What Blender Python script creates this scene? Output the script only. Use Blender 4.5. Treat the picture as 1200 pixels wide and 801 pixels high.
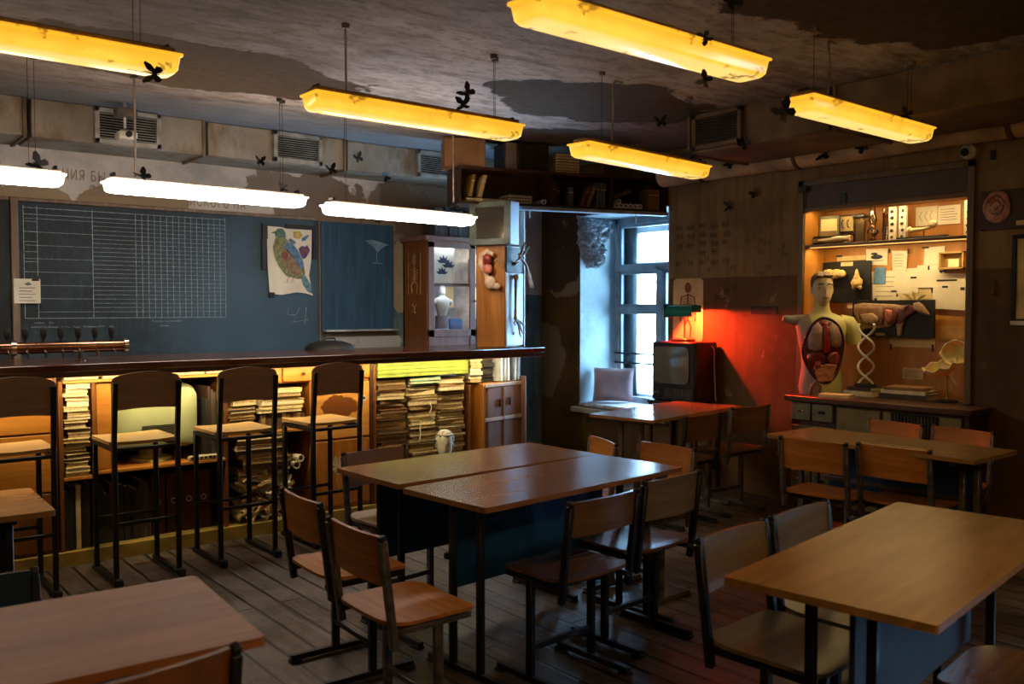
import bpy, bmesh, math, random
from mathutils import Vector, Matrix
C = bpy.context.scene
random.seed(7)
R = math.radians
PI = math.pi
for o in list(bpy.data.objects): bpy.data.objects.remove(o, do_unlink=True)

def lin(c, a=1.0):
    return tuple(((v/255)/12.92 if v/255 <= .04045 else ((v/255+.055)/1.055)**2.4) for v in c) + (a,)

# ------------------------------------------------------------------ camera, sky, daylight, exposure
cam = bpy.data.cameras.new('camera'); cam.sensor_width = 36; cam.lens = 36*1047/1200
cam.clip_start = .05; cam.clip_end = 100
co = bpy.data.objects.new('camera', cam); C.collection.objects.link(co)
co.location = (0, 0, 1.5); co.rotation_euler = (R(90-2.2), 0, R(-38.7))
C.camera = co
cam.dof.use_dof = True; cam.dof.focus_distance = 5.6; cam.dof.aperture_fstop = 3.2
C.cycles.sample_clamp_indirect = 6; C.cycles.caustics_reflective = False; C.cycles.caustics_refractive = False
vs = C.view_settings
vs.view_transform = 'Standard'; vs.look = 'None'; vs.gamma = 1; vs.use_curve_mapping = False
vs.exposure = 0.22
SKY = 50
w = bpy.data.worlds.new('sky'); C.world = w; w.use_nodes = True
bg = w.node_tree.nodes['Background']
bg.inputs[0].default_value = (.36, .68, 1.0, 1); bg.inputs[1].default_value = SKY
def portal(name, loc, sy, sz):
    l = bpy.data.lights.new(name, 'AREA'); l.shape = 'RECTANGLE'; l.size = sz; l.size_y = sy
    l.cycles.is_portal = True
    o = bpy.data.objects.new(name, l); C.collection.objects.link(o)
    o.location = loc; o.rotation_euler = (0, R(90), 0)        # looks towards -X, into the room
    return o
portal('window_daylight_portal', (6.62, 5.86, 1.47), 1.16, 1.86)
portal('side_window_daylight_portal', (6.62, .275, 1.375), .95, 1.25)
def area(name, loc, rot, sx, sy, col, power, spread=180):
    l = bpy.data.lights.new(name, 'AREA'); l.shape = 'RECTANGLE'; l.size = sx; l.size_y = sy
    l.color = col; l.energy = power; l.spread = R(spread)
    o = bpy.data.objects.new(name, l); C.collection.objects.link(o)
    o.location = loc; o.rotation_euler = rot
    return o
WHITE_LAMP, YELLOW_LAMP, REAR_FILL = 19, .98, 21
WARM = (1, .78, .40)
NICHE_WARM = (1, .70, .30)
LED_COUNTER, LED_NICHE, RED_LAMP = 17.0, 4.4, 150.0

# ------------------------------------------------------------------ helpers: meshes
class MB:
    def __init__(s): s.v = []; s.f = []; s.m = []
    def add(s, vs, fs, m=0):
        n = len(s.v); s.v += [tuple(p) for p in vs]
        for f in fs: s.f.append([n+i for i in f]); s.m.append(m)
        return s
    def box(s, x0, x1, y0, y1, z0, z1, b=0, m=0, M=None):
        b = min(b, abs(x1-x0)*.49, abs(y1-y0)*.49, abs(z1-z0)*.49)
        X, Y, Z = (x0, x1), (y0, y1), (z0, z1); vs = []; fs = []
        if b <= 0:
            vs = [(X[i], Y[j], Z[k]) for i in (0, 1) for j in (0, 1) for k in (0, 1)]
            fs = [(0,1,3,2),(4,6,7,5),(0,4,5,1),(2,3,7,6),(0,2,6,4),(1,5,7,3)]
        else:
            idx = {}
            for i in (0, 1):
                for j in (0, 1):
                    for k in (0, 1):
                        c = (X[i], Y[j], Z[k]); sg = (1-2*i, 1-2*j, 1-2*k)
                        for a in range(3):
                            p = [c[q]+(sg[q]*b if q != a else 0) for q in range(3)]
                            idx[i, j, k, a] = len(vs); vs.append(p)
            q = lambda *t: fs.append(tuple(idx[u] for u in t))
            for e in (0, 1):
                q(*[(e, j, k, 0) for j, k in ((0,0),(1,0),(1,1),(0,1))])
                q(*[(i, e, k, 1) for i, k in ((0,0),(1,0),(1,1),(0,1))])
                q(*[(i, j, e, 2) for i, j in ((0,0),(1,0),(1,1),(0,1))])
            for a in (0, 1):
                for c in (0, 1):
                    q((0,a,c,1),(1,a,c,1),(1,a,c,2),(0,a,c,2))
                    q((a,0,c,0),(a,1,c,0),(a,1,c,2),(a,0,c,2))
                    q((a,c,0,0),(a,c,1,0),(a,c,1,1),(a,c,0,1))
            for i in (0, 1):
                for j in (0, 1):
                    for k in (0, 1): q((i,j,k,0),(i,j,k,1),(i,j,k,2))
        if M is not None: vs = [M @ Vector(p) for p in vs]
        return s.add(vs, fs, m)
    def bar(s, p, q, w, h=None, b=.003, m=0):
        p, q = Vector(p), Vector(q); d = q-p; L = d.length; h = h or w
        d.normalize(); u = Vector((0, 0, 1)) if abs(d.z) < .9 else Vector((0, 1, 0))
        x = d.cross(u).normalized(); y = x.cross(d)
        M = Matrix((x, d, y)).transposed().to_4x4(); M.translation = p
        return s.box(-w/2, w/2, 0, L, -h/2, h/2, b, m, M)
    def tube(s, pts, r, n=8, m=0, closed=False):
        pts = [Vector(p) for p in pts]; N = len(pts); rs = r if isinstance(r, (list, tuple)) else [r]*N
        vs = []; fs = []; px = None
        for i, p in enumerate(pts):
            a = pts[(i-1) % N] if (i or closed) else p; c = pts[(i+1) % N] if (i < N-1 or closed) else p
            d = (c-a).normalized() if (c-a).length > 1e-9 else Vector((0, 0, 1))
            if px is None:
                u = Vector((0, 0, 1)) if abs(d.z) < .9 else Vector((1, 0, 0)); px = d.cross(u).normalized()
            else: px = (px-d*px.dot(d)).normalized()
            py = d.cross(px)
            for k in range(n):
                t = 2*PI*k/n; vs.append(p+(px*math.cos(t)+py*math.sin(t))*rs[i])
        for i in range(N if closed else N-1):
            j = (i+1) % N
            for k in range(n): fs.append((i*n+k, i*n+(k+1) % n, j*n+(k+1) % n, j*n+k))
        if not closed: fs.append(tuple(range(n))[::-1]); fs.append(tuple((N-1)*n+k for k in range(n)))
        return s.add(vs, fs, m)
    def loft(s, rings, m=0, cap=True):
        n = len(rings[0]); vs = [p for r in rings for p in r]; fs = []
        for i in range(len(rings)-1):
            for k in range(n): fs.append((i*n+k, i*n+(k+1) % n, (i+1)*n+(k+1) % n, (i+1)*n+k))
        if cap: fs.append(tuple(range(n))[::-1]); fs.append(tuple((len(rings)-1)*n+k for k in range(n)))
        return s.add(vs, fs, m)
    def lathe(s, prof, c=(0, 0, 0), n=20, m=0, cap=True):
        return s.loft([[(c[0]+r*math.cos(2*PI*k/n), c[1]+r*math.sin(2*PI*k/n), c[2]+z) for k in range(n)] for r, z in prof], m, cap)
    def ell(s, c, r, n=12, m=0, M=None, lump=0, seed=0):
        rn = random.Random(seed); rings = []
        for i in range(n+1):
            t = PI*i/n; t = min(max(t, .08), PI-.08); ring = []
            for k in range(n*2):
                a = PI*k/n; L = 1+lump*rn.uniform(-1, 1)
                p = Vector((r[0]*math.sin(t)*math.cos(a)*L, r[1]*math.sin(t)*math.sin(a)*L, -r[2]*math.cos(t)*L))
                if M is not None: p = M @ p
                ring.append(tuple(p+Vector(c)))
            rings.append(ring)
        return s.loft(rings, m)
    def prism(s, poly, t, fn, m=0):
        # poly in 2-D, fn(u, v, depth) -> point; thickness t
        n = len(poly); vs = [fn(u, v, 0) for u, v in poly]+[fn(u, v, t) for u, v in poly]
        fs = [tuple(range(n)), tuple(range(n, 2*n))[::-1]]+[(i, n+i, n+(i+1) % n, (i+1) % n) for i in range(n)]
        return s.add(vs, fs, m)
    def panel(s, w, d, th, fn, rad=.03, nx=8, ny=8, m=0):
        # rounded, curved sheet: fn(u, v) -> (centre, normal); u in [-w/2,w/2], v in [-d/2,d/2]
        top = []; bot = []
        for j in range(ny+1):
            v = -d/2*math.cos(PI*j/ny); e = max(0, abs(v)-(d/2-rad)); hw = w/2-rad+math.sqrt(max(0, rad*rad-e*e))
            for i in range(nx+1):
                u = hw*(2*i/nx-1); p, nn = fn(u, v); p, nn = Vector(p), Vector(nn)
                top.append(p+nn*th/2); bot.append(p-nn*th/2)
        W = nx+1; N = len(top); fs = []
        for j in range(ny):
            for i in range(nx):
                a = j*W+i; fs.append((a, a+1, a+W+1, a+W)); fs.append((N+a, N+a+W, N+a+W+1, N+a+1))
        rim = [i for i in range(W)]+[j*W+nx for j in range(1, ny+1)]+[ny*W+i for i in range(nx-1, -1, -1)]+[j*W for j in range(ny-1, 0, -1)]
        for a, c in zip(rim, rim[1:]+rim[:1]): fs.append((a, N+a, N+c, c))
        return s.add(top+bot, fs, m)
    def build(s, name, mats, parent=None, smooth=40):
        me = bpy.data.meshes.new(name); me.from_pydata(s.v, [], s.f); me.validate()
        for mt in (mats if isinstance(mats, (list, tuple)) else [mats]): me.materials.append(mt)
        if len(me.polygons) == len(s.m):
            me.polygons.foreach_set('material_index', s.m)
        bm = bmesh.new(); bm.from_mesh(me); bmesh.ops.recalc_face_normals(bm, faces=bm.faces); bm.to_mesh(me); bm.free()
        if smooth:
            me.polygons.foreach_set('use_smooth', [True]*len(me.polygons)); me.set_sharp_from_angle(angle=R(smooth))
        o = bpy.data.objects.new(name, me); C.collection.objects.link(o)
        if parent: o.parent = parent
        return o

def tag(o, label, cat, group=None, kind=None):
    o['label'] = label; o['category'] = cat
    if group: o['group'] = group
    if kind: o['kind'] = kind
    return o
def thing(name, label, cat, loc=(0, 0, 0), rz=0, group=None):
    o = bpy.data.objects.new(name, None); o.empty_display_size = .1; C.collection.objects.link(o)
    o.location = loc; o.rotation_euler = (0, 0, R(rz)); return tag(o, label, cat, group)
def struct(o, parent=None):
    if parent: o.parent = parent
    else: o['kind'] = 'structure'
    return o
def at(o, loc, rz=0): o.location = loc; o.rotation_euler = (0, 0, R(rz)); return o
def dup(root, loc, rz, label=None, group=None, mats=None, scale=None):
    r = root.copy(); C.collection.objects.link(r); r.location = loc; r.rotation_euler = (0, 0, R(rz))
    if label: r['label'] = label
    if group: r['group'] = group
    if scale: r.scale = scale
    for ch in list(root.children):
        c = ch.copy(); C.collection.objects.link(c); c.parent = r
        if mats and ch.name.split('.')[0] in mats:
            c.data = ch.data.copy(); c.data.materials[0] = mats[ch.name.split('.')[0]]
        for g in list(ch.children):
            d = g.copy(); C.collection.objects.link(d); d.parent = c
    return r

# ------------------------------------------------------------------ helpers: materials
class NT:
    def __init__(s, name):
        s.mat = bpy.data.materials.new(name); s.mat.use_nodes = True; s.t = s.mat.node_tree
        s.b = s.t.nodes['Principled BSDF']; s.out = s.t.nodes['Material Output']
        tc = s.t.nodes.new('ShaderNodeTexCoord'); s.obj = tc.outputs['Object']
        s.geo = None
    def world(s):
        if not s.geo: s.geo = s.t.nodes.new('ShaderNodeNewGeometry').outputs['Position']
        return s.geo
    def n(s, typ, **kw):
        x = s.t.nodes.new('ShaderNode'+typ)
        for k, v in kw.items(): setattr(x, k, v)
        return x
    def set(s, sock, v):
        if hasattr(v, 'links'): s.t.links.new(v, sock)
        else: sock.default_value = v
    def map(s, vec, sc=(1, 1, 1), rot=(0, 0, 0), loc=(0, 0, 0)):
        m = s.n('Mapping'); s.set(m.inputs['Vector'], vec); m.inputs['Scale'].default_value = sc
        m.inputs['Rotation'].default_value = rot; m.inputs['Location'].default_value = loc; return m.outputs[0]
    def noise(s, vec, scale, detail=4, rough=.55, dist=0):
        x = s.n('TexNoise'); s.set(x.inputs['Vector'], vec); x.inputs['Scale'].default_value = scale
        x.inputs['Detail'].default_value = detail; x.inputs['Roughness'].default_value = rough; x.inputs['Distortion'].default_value = dist
        return x.outputs['Fac']
    def ramp(s, fac, stops, interp='LINEAR'):
        x = s.n('ValToRGB'); s.set(x.inputs[0], fac); r = x.color_ramp; r.interpolation = interp
        while len(r.elements) < len(stops): r.elements.new(.5)
        for e, (p, c) in zip(r.elements, stops):
            e.position = p; e.color = (c, c, c, 1) if isinstance(c, (int, float)) else (lin(c) if len(c) == 3 else c)
        return x.outputs[0]
    def mix(s, fac, a, b, mode='MIX'):
        x = s.n('Mix', data_type='RGBA', blend_type=mode); s.set(x.inputs[0], fac)
        s.set(x.inputs[6], lin(a) if isinstance(a, tuple) and len(a) == 3 else a)
        s.set(x.inputs[7], lin(b) if isinstance(b, tuple) and len(b) == 3 else b); return x.outputs[2]
    def math(s, op, a, b=0, c=0):
        x = s.n('Math', operation=op); s.set(x.inputs[0], a); s.set(x.inputs[1], b); s.set(x.inputs[2], c); return x.outputs[0]
    def blob(s, vec, c, r, wob=.5, nscale=3, soft=.06, stretch=(1, 1, 1)):
        # 1 inside a ragged patch round c
        d = s.n('VectorMath', operation='SUBTRACT'); s.set(d.inputs[0], vec); d.inputs[1].default_value = c
        q = s.n('VectorMath', operation='MULTIPLY'); s.set(q.inputs[0], d.outputs[0]); q.inputs[1].default_value = stretch
        l = s.n('VectorMath', operation='LENGTH'); s.set(l.inputs[0], q.outputs[0])
        nz = s.noise(vec, nscale, 6, .6)
        a = s.math('ADD', s.math('DIVIDE', l.outputs['Value'], r), s.math('MULTIPLY', s.math('SUBTRACT', nz, .5), wob*2))
        return s.math('SUBTRACT', 1, s.n_smooth(a, 1-soft, 1+soft))
    def n_smooth(s, v, a, b):
        x = s.n('MapRange', interpolation_type='SMOOTHSTEP'); s.set(x.inputs[0], v)
        x.inputs[1].default_value = a; x.inputs[2].default_value = b; return x.outputs[0]
    def bump(s, h, strength=.3, dist=.01, prev=None):
        x = s.n('Bump'); x.inputs['Strength'].default_value = strength; x.inputs['Distance'].default_value = dist
        s.set(x.inputs['Height'], h)
        if prev: s.set(x.inputs['Normal'], prev)
        s.set(s.b.inputs['Normal'], x.outputs[0]); return x.outputs[0]
    def col(s, v): s.set(s.b.inputs['Base Color'], lin(v) if isinstance(v, tuple) and len(v) == 3 else v)
    def p(s, **kw):
        nm = {'rough': 'Roughness', 'metal': 'Metallic', 'spec': 'Specular IOR Level', 'coat': 'Coat Weight', 'emit': 'Emission Color', 'es': 'Emission Strength', 'alpha': 'Alpha', 'trans': 'Transmission Weight', 'sss': 'Subsurface Weight'}
        for k, v in kw.items(): s.set(s.b.inputs[nm[k]], v)
        return s

def M(name, col, rough=.6, metal=0, var=.2, scale=9, bump=0, spec=.4, detail=3):
    t = NT(name); f = t.noise(t.obj, scale, detail)
    d = tuple(v*(1-var) for v in col); l = tuple(min(255, v*(1+var*.6)) for v in col)
    t.col(t.ramp(f, [(.3, d), (.7, l)])); t.p(rough=rough, metal=metal, spec=spec)
    if bump: t.bump(f, bump, .004)
    return t.mat
def wood(name, dark, light, axis=0, scale=1.0, rough=.4, grain=14, worn=None, spec=.4):
    t = NT(name); sc = [grain, grain, grain]; sc[axis] = 1.1
    v = t.map(t.obj, tuple(x*scale for x in sc)); f = t.noise(v, 1.6, 5, .6, .6)
    c = t.ramp(f, [(.3, dark), (.52, tuple((a+b)/2 for a, b in zip(dark, light))), (.72, light)])
    g = t.noise(t.obj, 4*scale, 3); c = t.mix(t.ramp(g, [(.35, 0.0), (.75, .45)]), c, dark)
    if worn:
        k = t.noise(t.obj, 7, 6, .7); c = t.mix(t.ramp(k, [(.62, 0.0), (.7, .28)]), c, worn)
    t.col(c); t.p(rough=rough, spec=spec)
    return t.mat
def emit(name, col, strength):
    t = NT(name); t.col((0, 0, 0)); t.p(emit=lin(col), es=strength); return t.mat

BLACK = M('black_painted_steel', (26, 25, 26), .38, .2, .3)
GREYM = M('grey_painted_steel', (92, 86, 80), .35, .4, .35, 20)
CHROME = M('worn_chrome', (190, 188, 185), .2, 1, .2)
COPPER = M('brushed_copper_pipe', (150, 112, 92), .22, 1, .3, 6)
BLK = M('matt_black', (16, 15, 15), .6, 0, .3)
WHITEP = M('off_white_paint', (205, 200, 190), .5, 0, .15, 5)
TAPE = M('black_cloth_tape', (18, 18, 19), .5)
PAPER = M('aged_white_paper', (214, 205, 184), .85, 0, .08, 4)
PAPER2 = M('yellowed_paper', (205, 182, 132), .85, 0, .12, 5)
CARD = M('brown_cardboard', (142, 104, 68), .85, 0, .12, 5)
O_WOOD = wood('orange_plywood', (138, 80, 28), (196, 130, 58), 0, 1, .42, 14, (110, 64, 28), .25)
D_WOOD = wood('dark_plywood', (84, 56, 34), (122, 86, 52), 0, 1, .25)
G_WOOD = wood('greyed_plywood', (92, 76, 54), (136, 114, 80), 0, 1, .28)
BARSEAT = wood('pale_birch_seat', (152, 120, 70), (186, 154, 98), 0, 1, .45, 14, (126, 94, 54), .3)
BARBACK = wood('brown_laminate_back', (126, 100, 88), (156, 128, 112), 0, 1, .35)
DESKTOP = wood('brown_desk_laminate', (122, 82, 50), (160, 114, 72), 0, .8, .22, 10, None, .6)
DESKTOP_P = wood('pale_desk_laminate', (128, 92, 46), (162, 122, 64), 0, .8, .27, 10, None, .5)
DESKTOP_R = wood('tan_desk_laminate', (124, 74, 38), (172, 112, 62), 0, .8, .5, 10, None, .22)
BLUEP = M('blue_painted_panel', (20, 70, 116), .42, 0, .18, 6)
CAB_ORANGE = wood('honey_veneer', (138, 82, 26), (190, 128, 52), 2, 1, .38, 10)
CAB_LIGHT = wood('honey_veneer_across', (158, 98, 34), (204, 142, 62), 0, 1, .38, 10)
CAB_BROWN = wood('brown_veneer', (92, 52, 20), (132, 80, 34), 2, 1, .4, 10)
CAB_DARK = wood('dark_stained_wood', (46, 27, 18), (74, 44, 28), 0, 1, .45, 10)
CAB_PINK = wood('faded_mauve_wood', (98, 70, 62), (138, 104, 92), 2, 1, .45, 8)
COUNTER = wood('dark_varnished_counter', (58, 32, 20), (98, 58, 36), 0, .7, .16, 8, None, .6)

def glass_mat(name, tint=(1, 1, 1, 1), refl=1.0):
    t = NT(name); tr = t.n('BsdfTransparent'); tr.inputs[0].default_value = tint
    gl = t.n('BsdfGlossy'); gl.inputs['Roughness'].default_value = .03
    fr = t.n('Fresnel'); fr.inputs[0].default_value = 1.45
    mx = t.n('MixShader'); t.set(mx.inputs[0], t.math('MULTIPLY', fr.outputs[0], refl)); t.set(mx.inputs[1], tr.outputs[0]); t.set(mx.inputs[2], gl.outputs[0])
    t.t.links.new(mx.outputs[0], t.out.inputs[0]); return t.mat
GLASS = glass_mat('window_glass')
CABGLASS = glass_mat('cabinet_glass', (.95, .97, .98, 1), .2)
JARGLASS = glass_mat('jar_glass', (.95, .94, .88, 1), 1.6)

def floor_mat():
    t = NT('worn_floorboards'); v = t.map(t.obj, (1, 1, 1), (0, 0, R(90)))
    br = t.n('TexBrick'); t.set(br.inputs['Vector'], v); br.offset = .37; br.squash = 1
    for k, x in (('Scale', 1), ('Brick Width', 3.1), ('Row Height', .135), ('Mortar Size', .009), ('Mortar Smooth', .3), ('Bias', 0)): br.inputs[k].default_value = x
    br.inputs['Color1'].default_value = (.25, .25, .25, 1); br.inputs['Color2'].default_value = (.75, .75, .75, 1); br.inputs['Mortar'].default_value = (0, 0, 0, 1)
    g = t.noise(t.map(t.obj, (16, 1.2, 1)), 2, 6, .65, .5); big = t.noise(t.obj, 1.7, 5, .6)
    c = t.ramp(g, [(.30, (24, 18, 14)), (.5, (62, 50, 41)), (.68, (116, 100, 86))])
    c = t.mix(.35, c, t.mix(br.outputs['Color'], (34, 26, 22), (84, 70, 58)))
    c = t.mix(t.ramp(big, [(.45, 0.0), (.65, .6)]), c, (122, 110, 98)); sc_ = t.noise(t.map(t.obj, (5, 2.5, 1)), 5, 8, .78); c = t.mix(t.ramp(sc_, [(.52, 0.0), (.64, .65)]), c, (38, 31, 27)); sc2 = t.noise(t.map(t.obj, (4, 2, 1), (0, 0, 1)), 7, 8, .8); c = t.mix(t.ramp(sc2, [(.58, 0.0), (.66, .5)]), c, (150, 138, 126))
    k = t.noise(t.obj, 11, 7, .75); c = t.mix(t.ramp(k, [(.55, 0.0), (.75, .5)]), c, (36, 29, 25))
    c = t.mix(br.outputs['Fac'], c, (9, 7, 6)); t.col(c)
    t.p(rough=t.ramp(t.noise(t.obj, 3, 3, .5), [(.25, .30), (.75, .5)]), spec=.45)
    t.bump(t.math('SUBTRACT', t.math('MULTIPLY', g, .35), br.outputs['Fac']), .6, .006); return t.mat

def ceiling_mat():
    t = NT('peeling_ceiling_plaster'); P = t.world()
    f = t.noise(P, 1.1, 7, .6); f2 = t.noise(t.map(P, (1, 3, 1)), 3, 6, .65)
    c = t.ramp(f, [(.3, (162, 158, 164)), (.5, (196, 190, 194)), (.72, (216, 209, 206))])
    c = t.mix(t.ramp(f2, [(.45, 0.0), (.72, .7)]), c, (112, 94, 74)); f4 = t.noise(t.map(P, (1, 2.2, 1), (0, 0, .5)), 7, 8, .75); c = t.mix(t.ramp(f4, [(.5, 0.0), (.66, .6)]), c, (92, 80, 70)); f5 = t.noise(P, 26, 6, .7); c = t.mix(t.ramp(f5, [(.56, 0.0), (.66, .35)]), c, (70, 60, 54))
    # soot and damp near the walls, brown rings
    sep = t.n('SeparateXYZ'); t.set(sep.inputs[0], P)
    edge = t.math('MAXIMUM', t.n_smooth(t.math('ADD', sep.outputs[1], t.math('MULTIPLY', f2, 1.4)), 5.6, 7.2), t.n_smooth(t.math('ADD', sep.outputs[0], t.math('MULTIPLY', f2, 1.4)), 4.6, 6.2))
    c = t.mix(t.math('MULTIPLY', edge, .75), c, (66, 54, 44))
    c = t.mix(t.math('MULTIPLY', t.blob(P, (1.0, 4.3, 2.87), 1.25, .8, 1.6, .4), .55), c, (92, 76, 50))
    c = t.mix(t.math('MULTIPLY', t.blob(P, (3.0, 6.6, 2.87), 1.2, .6, 2.2, .3, (.5, 1.6, 1)), .6), c, (120, 132, 146))
    h = t.math('ADD', t.math('MULTIPLY', f2, .35), t.math('MULTIPLY', f4, .5))
    for (x, y, r, st, nz) in ((4.25, 4.35, .62, (.75, 1.2, 1), 2.4), (3.75, 2.0, .72, (.62, 1.25, 1), 2.6), (1.85, 5.15, .62, (.6, 1.2, 1), 2), (5.0, 5.6, .6, (1, 1, 1), 3)):
        m = t.blob(P, (x, y, 2.87), r, .55, nz, .03, st)
        c = t.mix(m, c, t.mix(t.noise(P, 14, 6, .7), (40, 34, 30), (104, 90, 78))); h = t.math('SUBTRACT', h, m)
    c = t.mix(t.math('MULTIPLY', t.blob(P, (.6, 5.2, 2.87), 1.6, .7, 1.4, .5), .5), c, (84, 68, 50))
    t.col(c); t.p(rough=.85, spec=.2); t.bump(h, .7, .02); return t.mat

def wall_mat(name, up, low, zdiv, patch, blobs, dirt, text=None, rim=None):
    t = NT(name); P = t.world(); sep = t.n('SeparateXYZ'); t.set(sep.inputs[0], P)
    f = t.noise(P, 2.2, 7, .62); f2 = t.noise(P, 9, 6, .7); f3 = t.noise(t.map(P, (6, 6, .8)), 2, 4)
    a = t.mix(t.ramp(f, [(.32, .0), (.7, 1.0)]), tuple(v*.72 for v in up), up)
    b = t.mix(t.ramp(f, [(.32, .0), (.7, 1.0)]), tuple(v*.68 for v in low), low)
    z = t.math('ADD', sep.outputs[2], t.math('MULTIPLY', t.math('SUBTRACT', f2, .5), .012))
    c = t.mix(t.n_smooth(z, zdiv-.004, zdiv+.004), b, a)
    c = t.mix(t.ramp(f3, [(.48, 0.0), (.75, .5)]), c, dirt)
    h = t.math('MULTIPLY', f2, .25)
    for (p, r, col, st, wob) in blobs:
        m = t.blob(P, p, r, wob, 3.2, .03, st); c = t.mix(t.math('MULTIPLY', m, .92), c, col); h = t.math('SUBTRACT', h, t.math('MULTIPLY', m, .8))
    k = t.noise(P, 4, 8, .7); m = t.ramp(k, [(.63, 0.0), (.645, 1.0)]); c = t.mix(t.math('MULTIPLY', m, .55), c, patch); h = t.math('SUBTRACT', h, t.math('MULTIPLY', m, .5))
    t.col(c); t.p(rough=.7, spec=.25); t.bump(h, .6, .012); return t.mat
WALL_R = wall_mat('grimy_ochre_wall', (146, 120, 80), (108, 80, 44), 1.75, (140, 124, 100),
    [((6, 6.95, .95), .3, (120, 106, 84), (1, 1, .8), .5), ((6, 6.62, 1.86), .26, (140, 122, 98), (1, .8, 1), .5), ((6, 2.3, 1.85), .12, (120, 106, 84), (1, 1, 1), .5), ((6, 6.75, 2.2), .5, (70, 56, 46), (1, 1, 1), .5)], (66, 48, 32))
WALL_B = wall_mat('peeling_board_wall', (206, 198, 188), (92, 126, 134), 1.63, (148, 132, 112),
    [((2.0, 7, 2.28), .17, (134, 112, 84), (.4, 1, 1.4), .6), ((1.3, 7, 2.27), .16, (140, 118, 88), (.6, 1, 1.6), .6), ((3.3, 7, 2.38), .3, (112, 96, 80), (.5, 1, 1.1), .7), ((4.3, 7, 2.2), .35, (120, 106, 86), (1, 1, .8), .7), ((4.35, 7, 1.75), .25, (150, 138, 112), (1.4, 1, .7), .5), ((3.95, 7, 1.2), .3, (172, 178, 176), (.8, 1, 1.6), .5), ((2.75, 7, 2.3), .2, (188, 180, 170), (.6, 1, 1.3), .6), ((4.6, 7, 2.55), .45, (96, 80, 62), (1, 1, 1), .6)], (168, 152, 132))
PLASTER = wall_mat('plain_plaster', (118, 102, 82), (84, 66, 48), 1.75, (120, 106, 84), [], (80, 64, 48))
REVEAL = wall_mat('pale_blue_reveal_paint', (168, 186, 194), (168, 186, 194), .3, (180, 196, 204), [], (140, 152, 156))

# ------------------------------------------------------------------ the room
CEIL = 2.87
struct(MB().box(-2.2, 6.6, -1.6, 7.2, -.12, 0).build('floor', floor_mat(), None, 0))
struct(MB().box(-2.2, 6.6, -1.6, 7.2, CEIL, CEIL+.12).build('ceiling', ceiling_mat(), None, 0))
wb = struct(MB().box(-2.2, 6.6, 7.0, 7.2, 0, CEIL).build('wall_back', WALL_B, None, 0))
struct(MB().box(-2.35, -2.2, -1.6, 7.2, 0, CEIL).build('wall_left', PLASTER, None, 0))
struct(MB().box(-2.35, 6.6, -1.75, -1.6, 0, CEIL).build('wall_front', PLASTER, None, 0))
W1 = (5.28, 6.43, .53, 2.40); W2 = (-.2, .75, .75, 2.0); NI = (2.70, 3.945, .865, 2.43)
mb = MB(); ys = sorted({-1.6, W2[0], W2[1], NI[0], NI[1], W1[0], W1[1], 7.0})
for a, b in zip(ys, ys[1:]):
    hole = [h for h in (W1, W2, NI) if abs(h[0]-a) < 1e-6]
    if not hole: mb.box(6, 6.6, a, b, 0, CEIL)
    else:
        h = hole[0]; mb.box(6, 6.6, a, b, 0, h[2]); mb.box(6, 6.6, a, b, h[3], CEIL)
        if h is NI: mb.box(6.3, 6.6, a, b, h[2], h[3])
wr = struct(mb.build('wall_right', WALL_R, None, 0))
mb = MB(); mb.box(6.0, 6.5, W1[1]-.012, W1[1]+.001, W1[2], W1[3]); mb.box(6.0, 6.5, W1[0]-.001, W1[0]+.012, W1[2], W1[3]); mb.box(6.0, 6.5, W1[0], W1[1], W1[3]-.012, W1[3]+.001)
mb.build('reveal', REVEAL, wr, 0)
# broken masonry at the head of the reveal
ROCK = NT('broken_masonry'); ff = ROCK.noise(ROCK.obj, 26, 8, .7); ROCK.col(ROCK.ramp(ff, [(.3, (110, 114, 120)), (.5, (176, 182, 188)), (.7, (216, 222, 226))])); ROCK.p(rough=.9); ROCK.bump(ff, 1, .03)
rn = random.Random(5); nx, nz = 26, 34; vs = []; fs = []
def rockpt(i, j):
    u = i/nx; v = j/nz; e = min(u, 1-u, v, 1-v); wid = 1-.62*v**1.4
    x = 6.0-.05+(.47)*(.5+(u-.5)*wid)+.05*math.sin(v*9)*v-.05*v; z = 2.392-.50*v
    d = .012+(.07+.045*rn.uniform(-1, 1)+.035*math.sin(u*13+1.3*math.sin(v*15))*math.cos(v*17+u*5))*min(1, e*7)
    return (x+rn.uniform(-.012, .012), W1[1]-d, z+rn.uniform(-.012, .012))
vs = [rockpt(i, j) for j in range(nz+1) for i in range(nx+1)]
fs = [(j*(nx+1)+i, j*(nx+1)+i+1, (j+1)*(nx+1)+i+1, (j+1)*(nx+1)+i) for j in range(nz) for i in range(nx)]
mb = MB().add(vs, fs); mb.build('broken_masonry', ROCK.mat, wr, 0)

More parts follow.
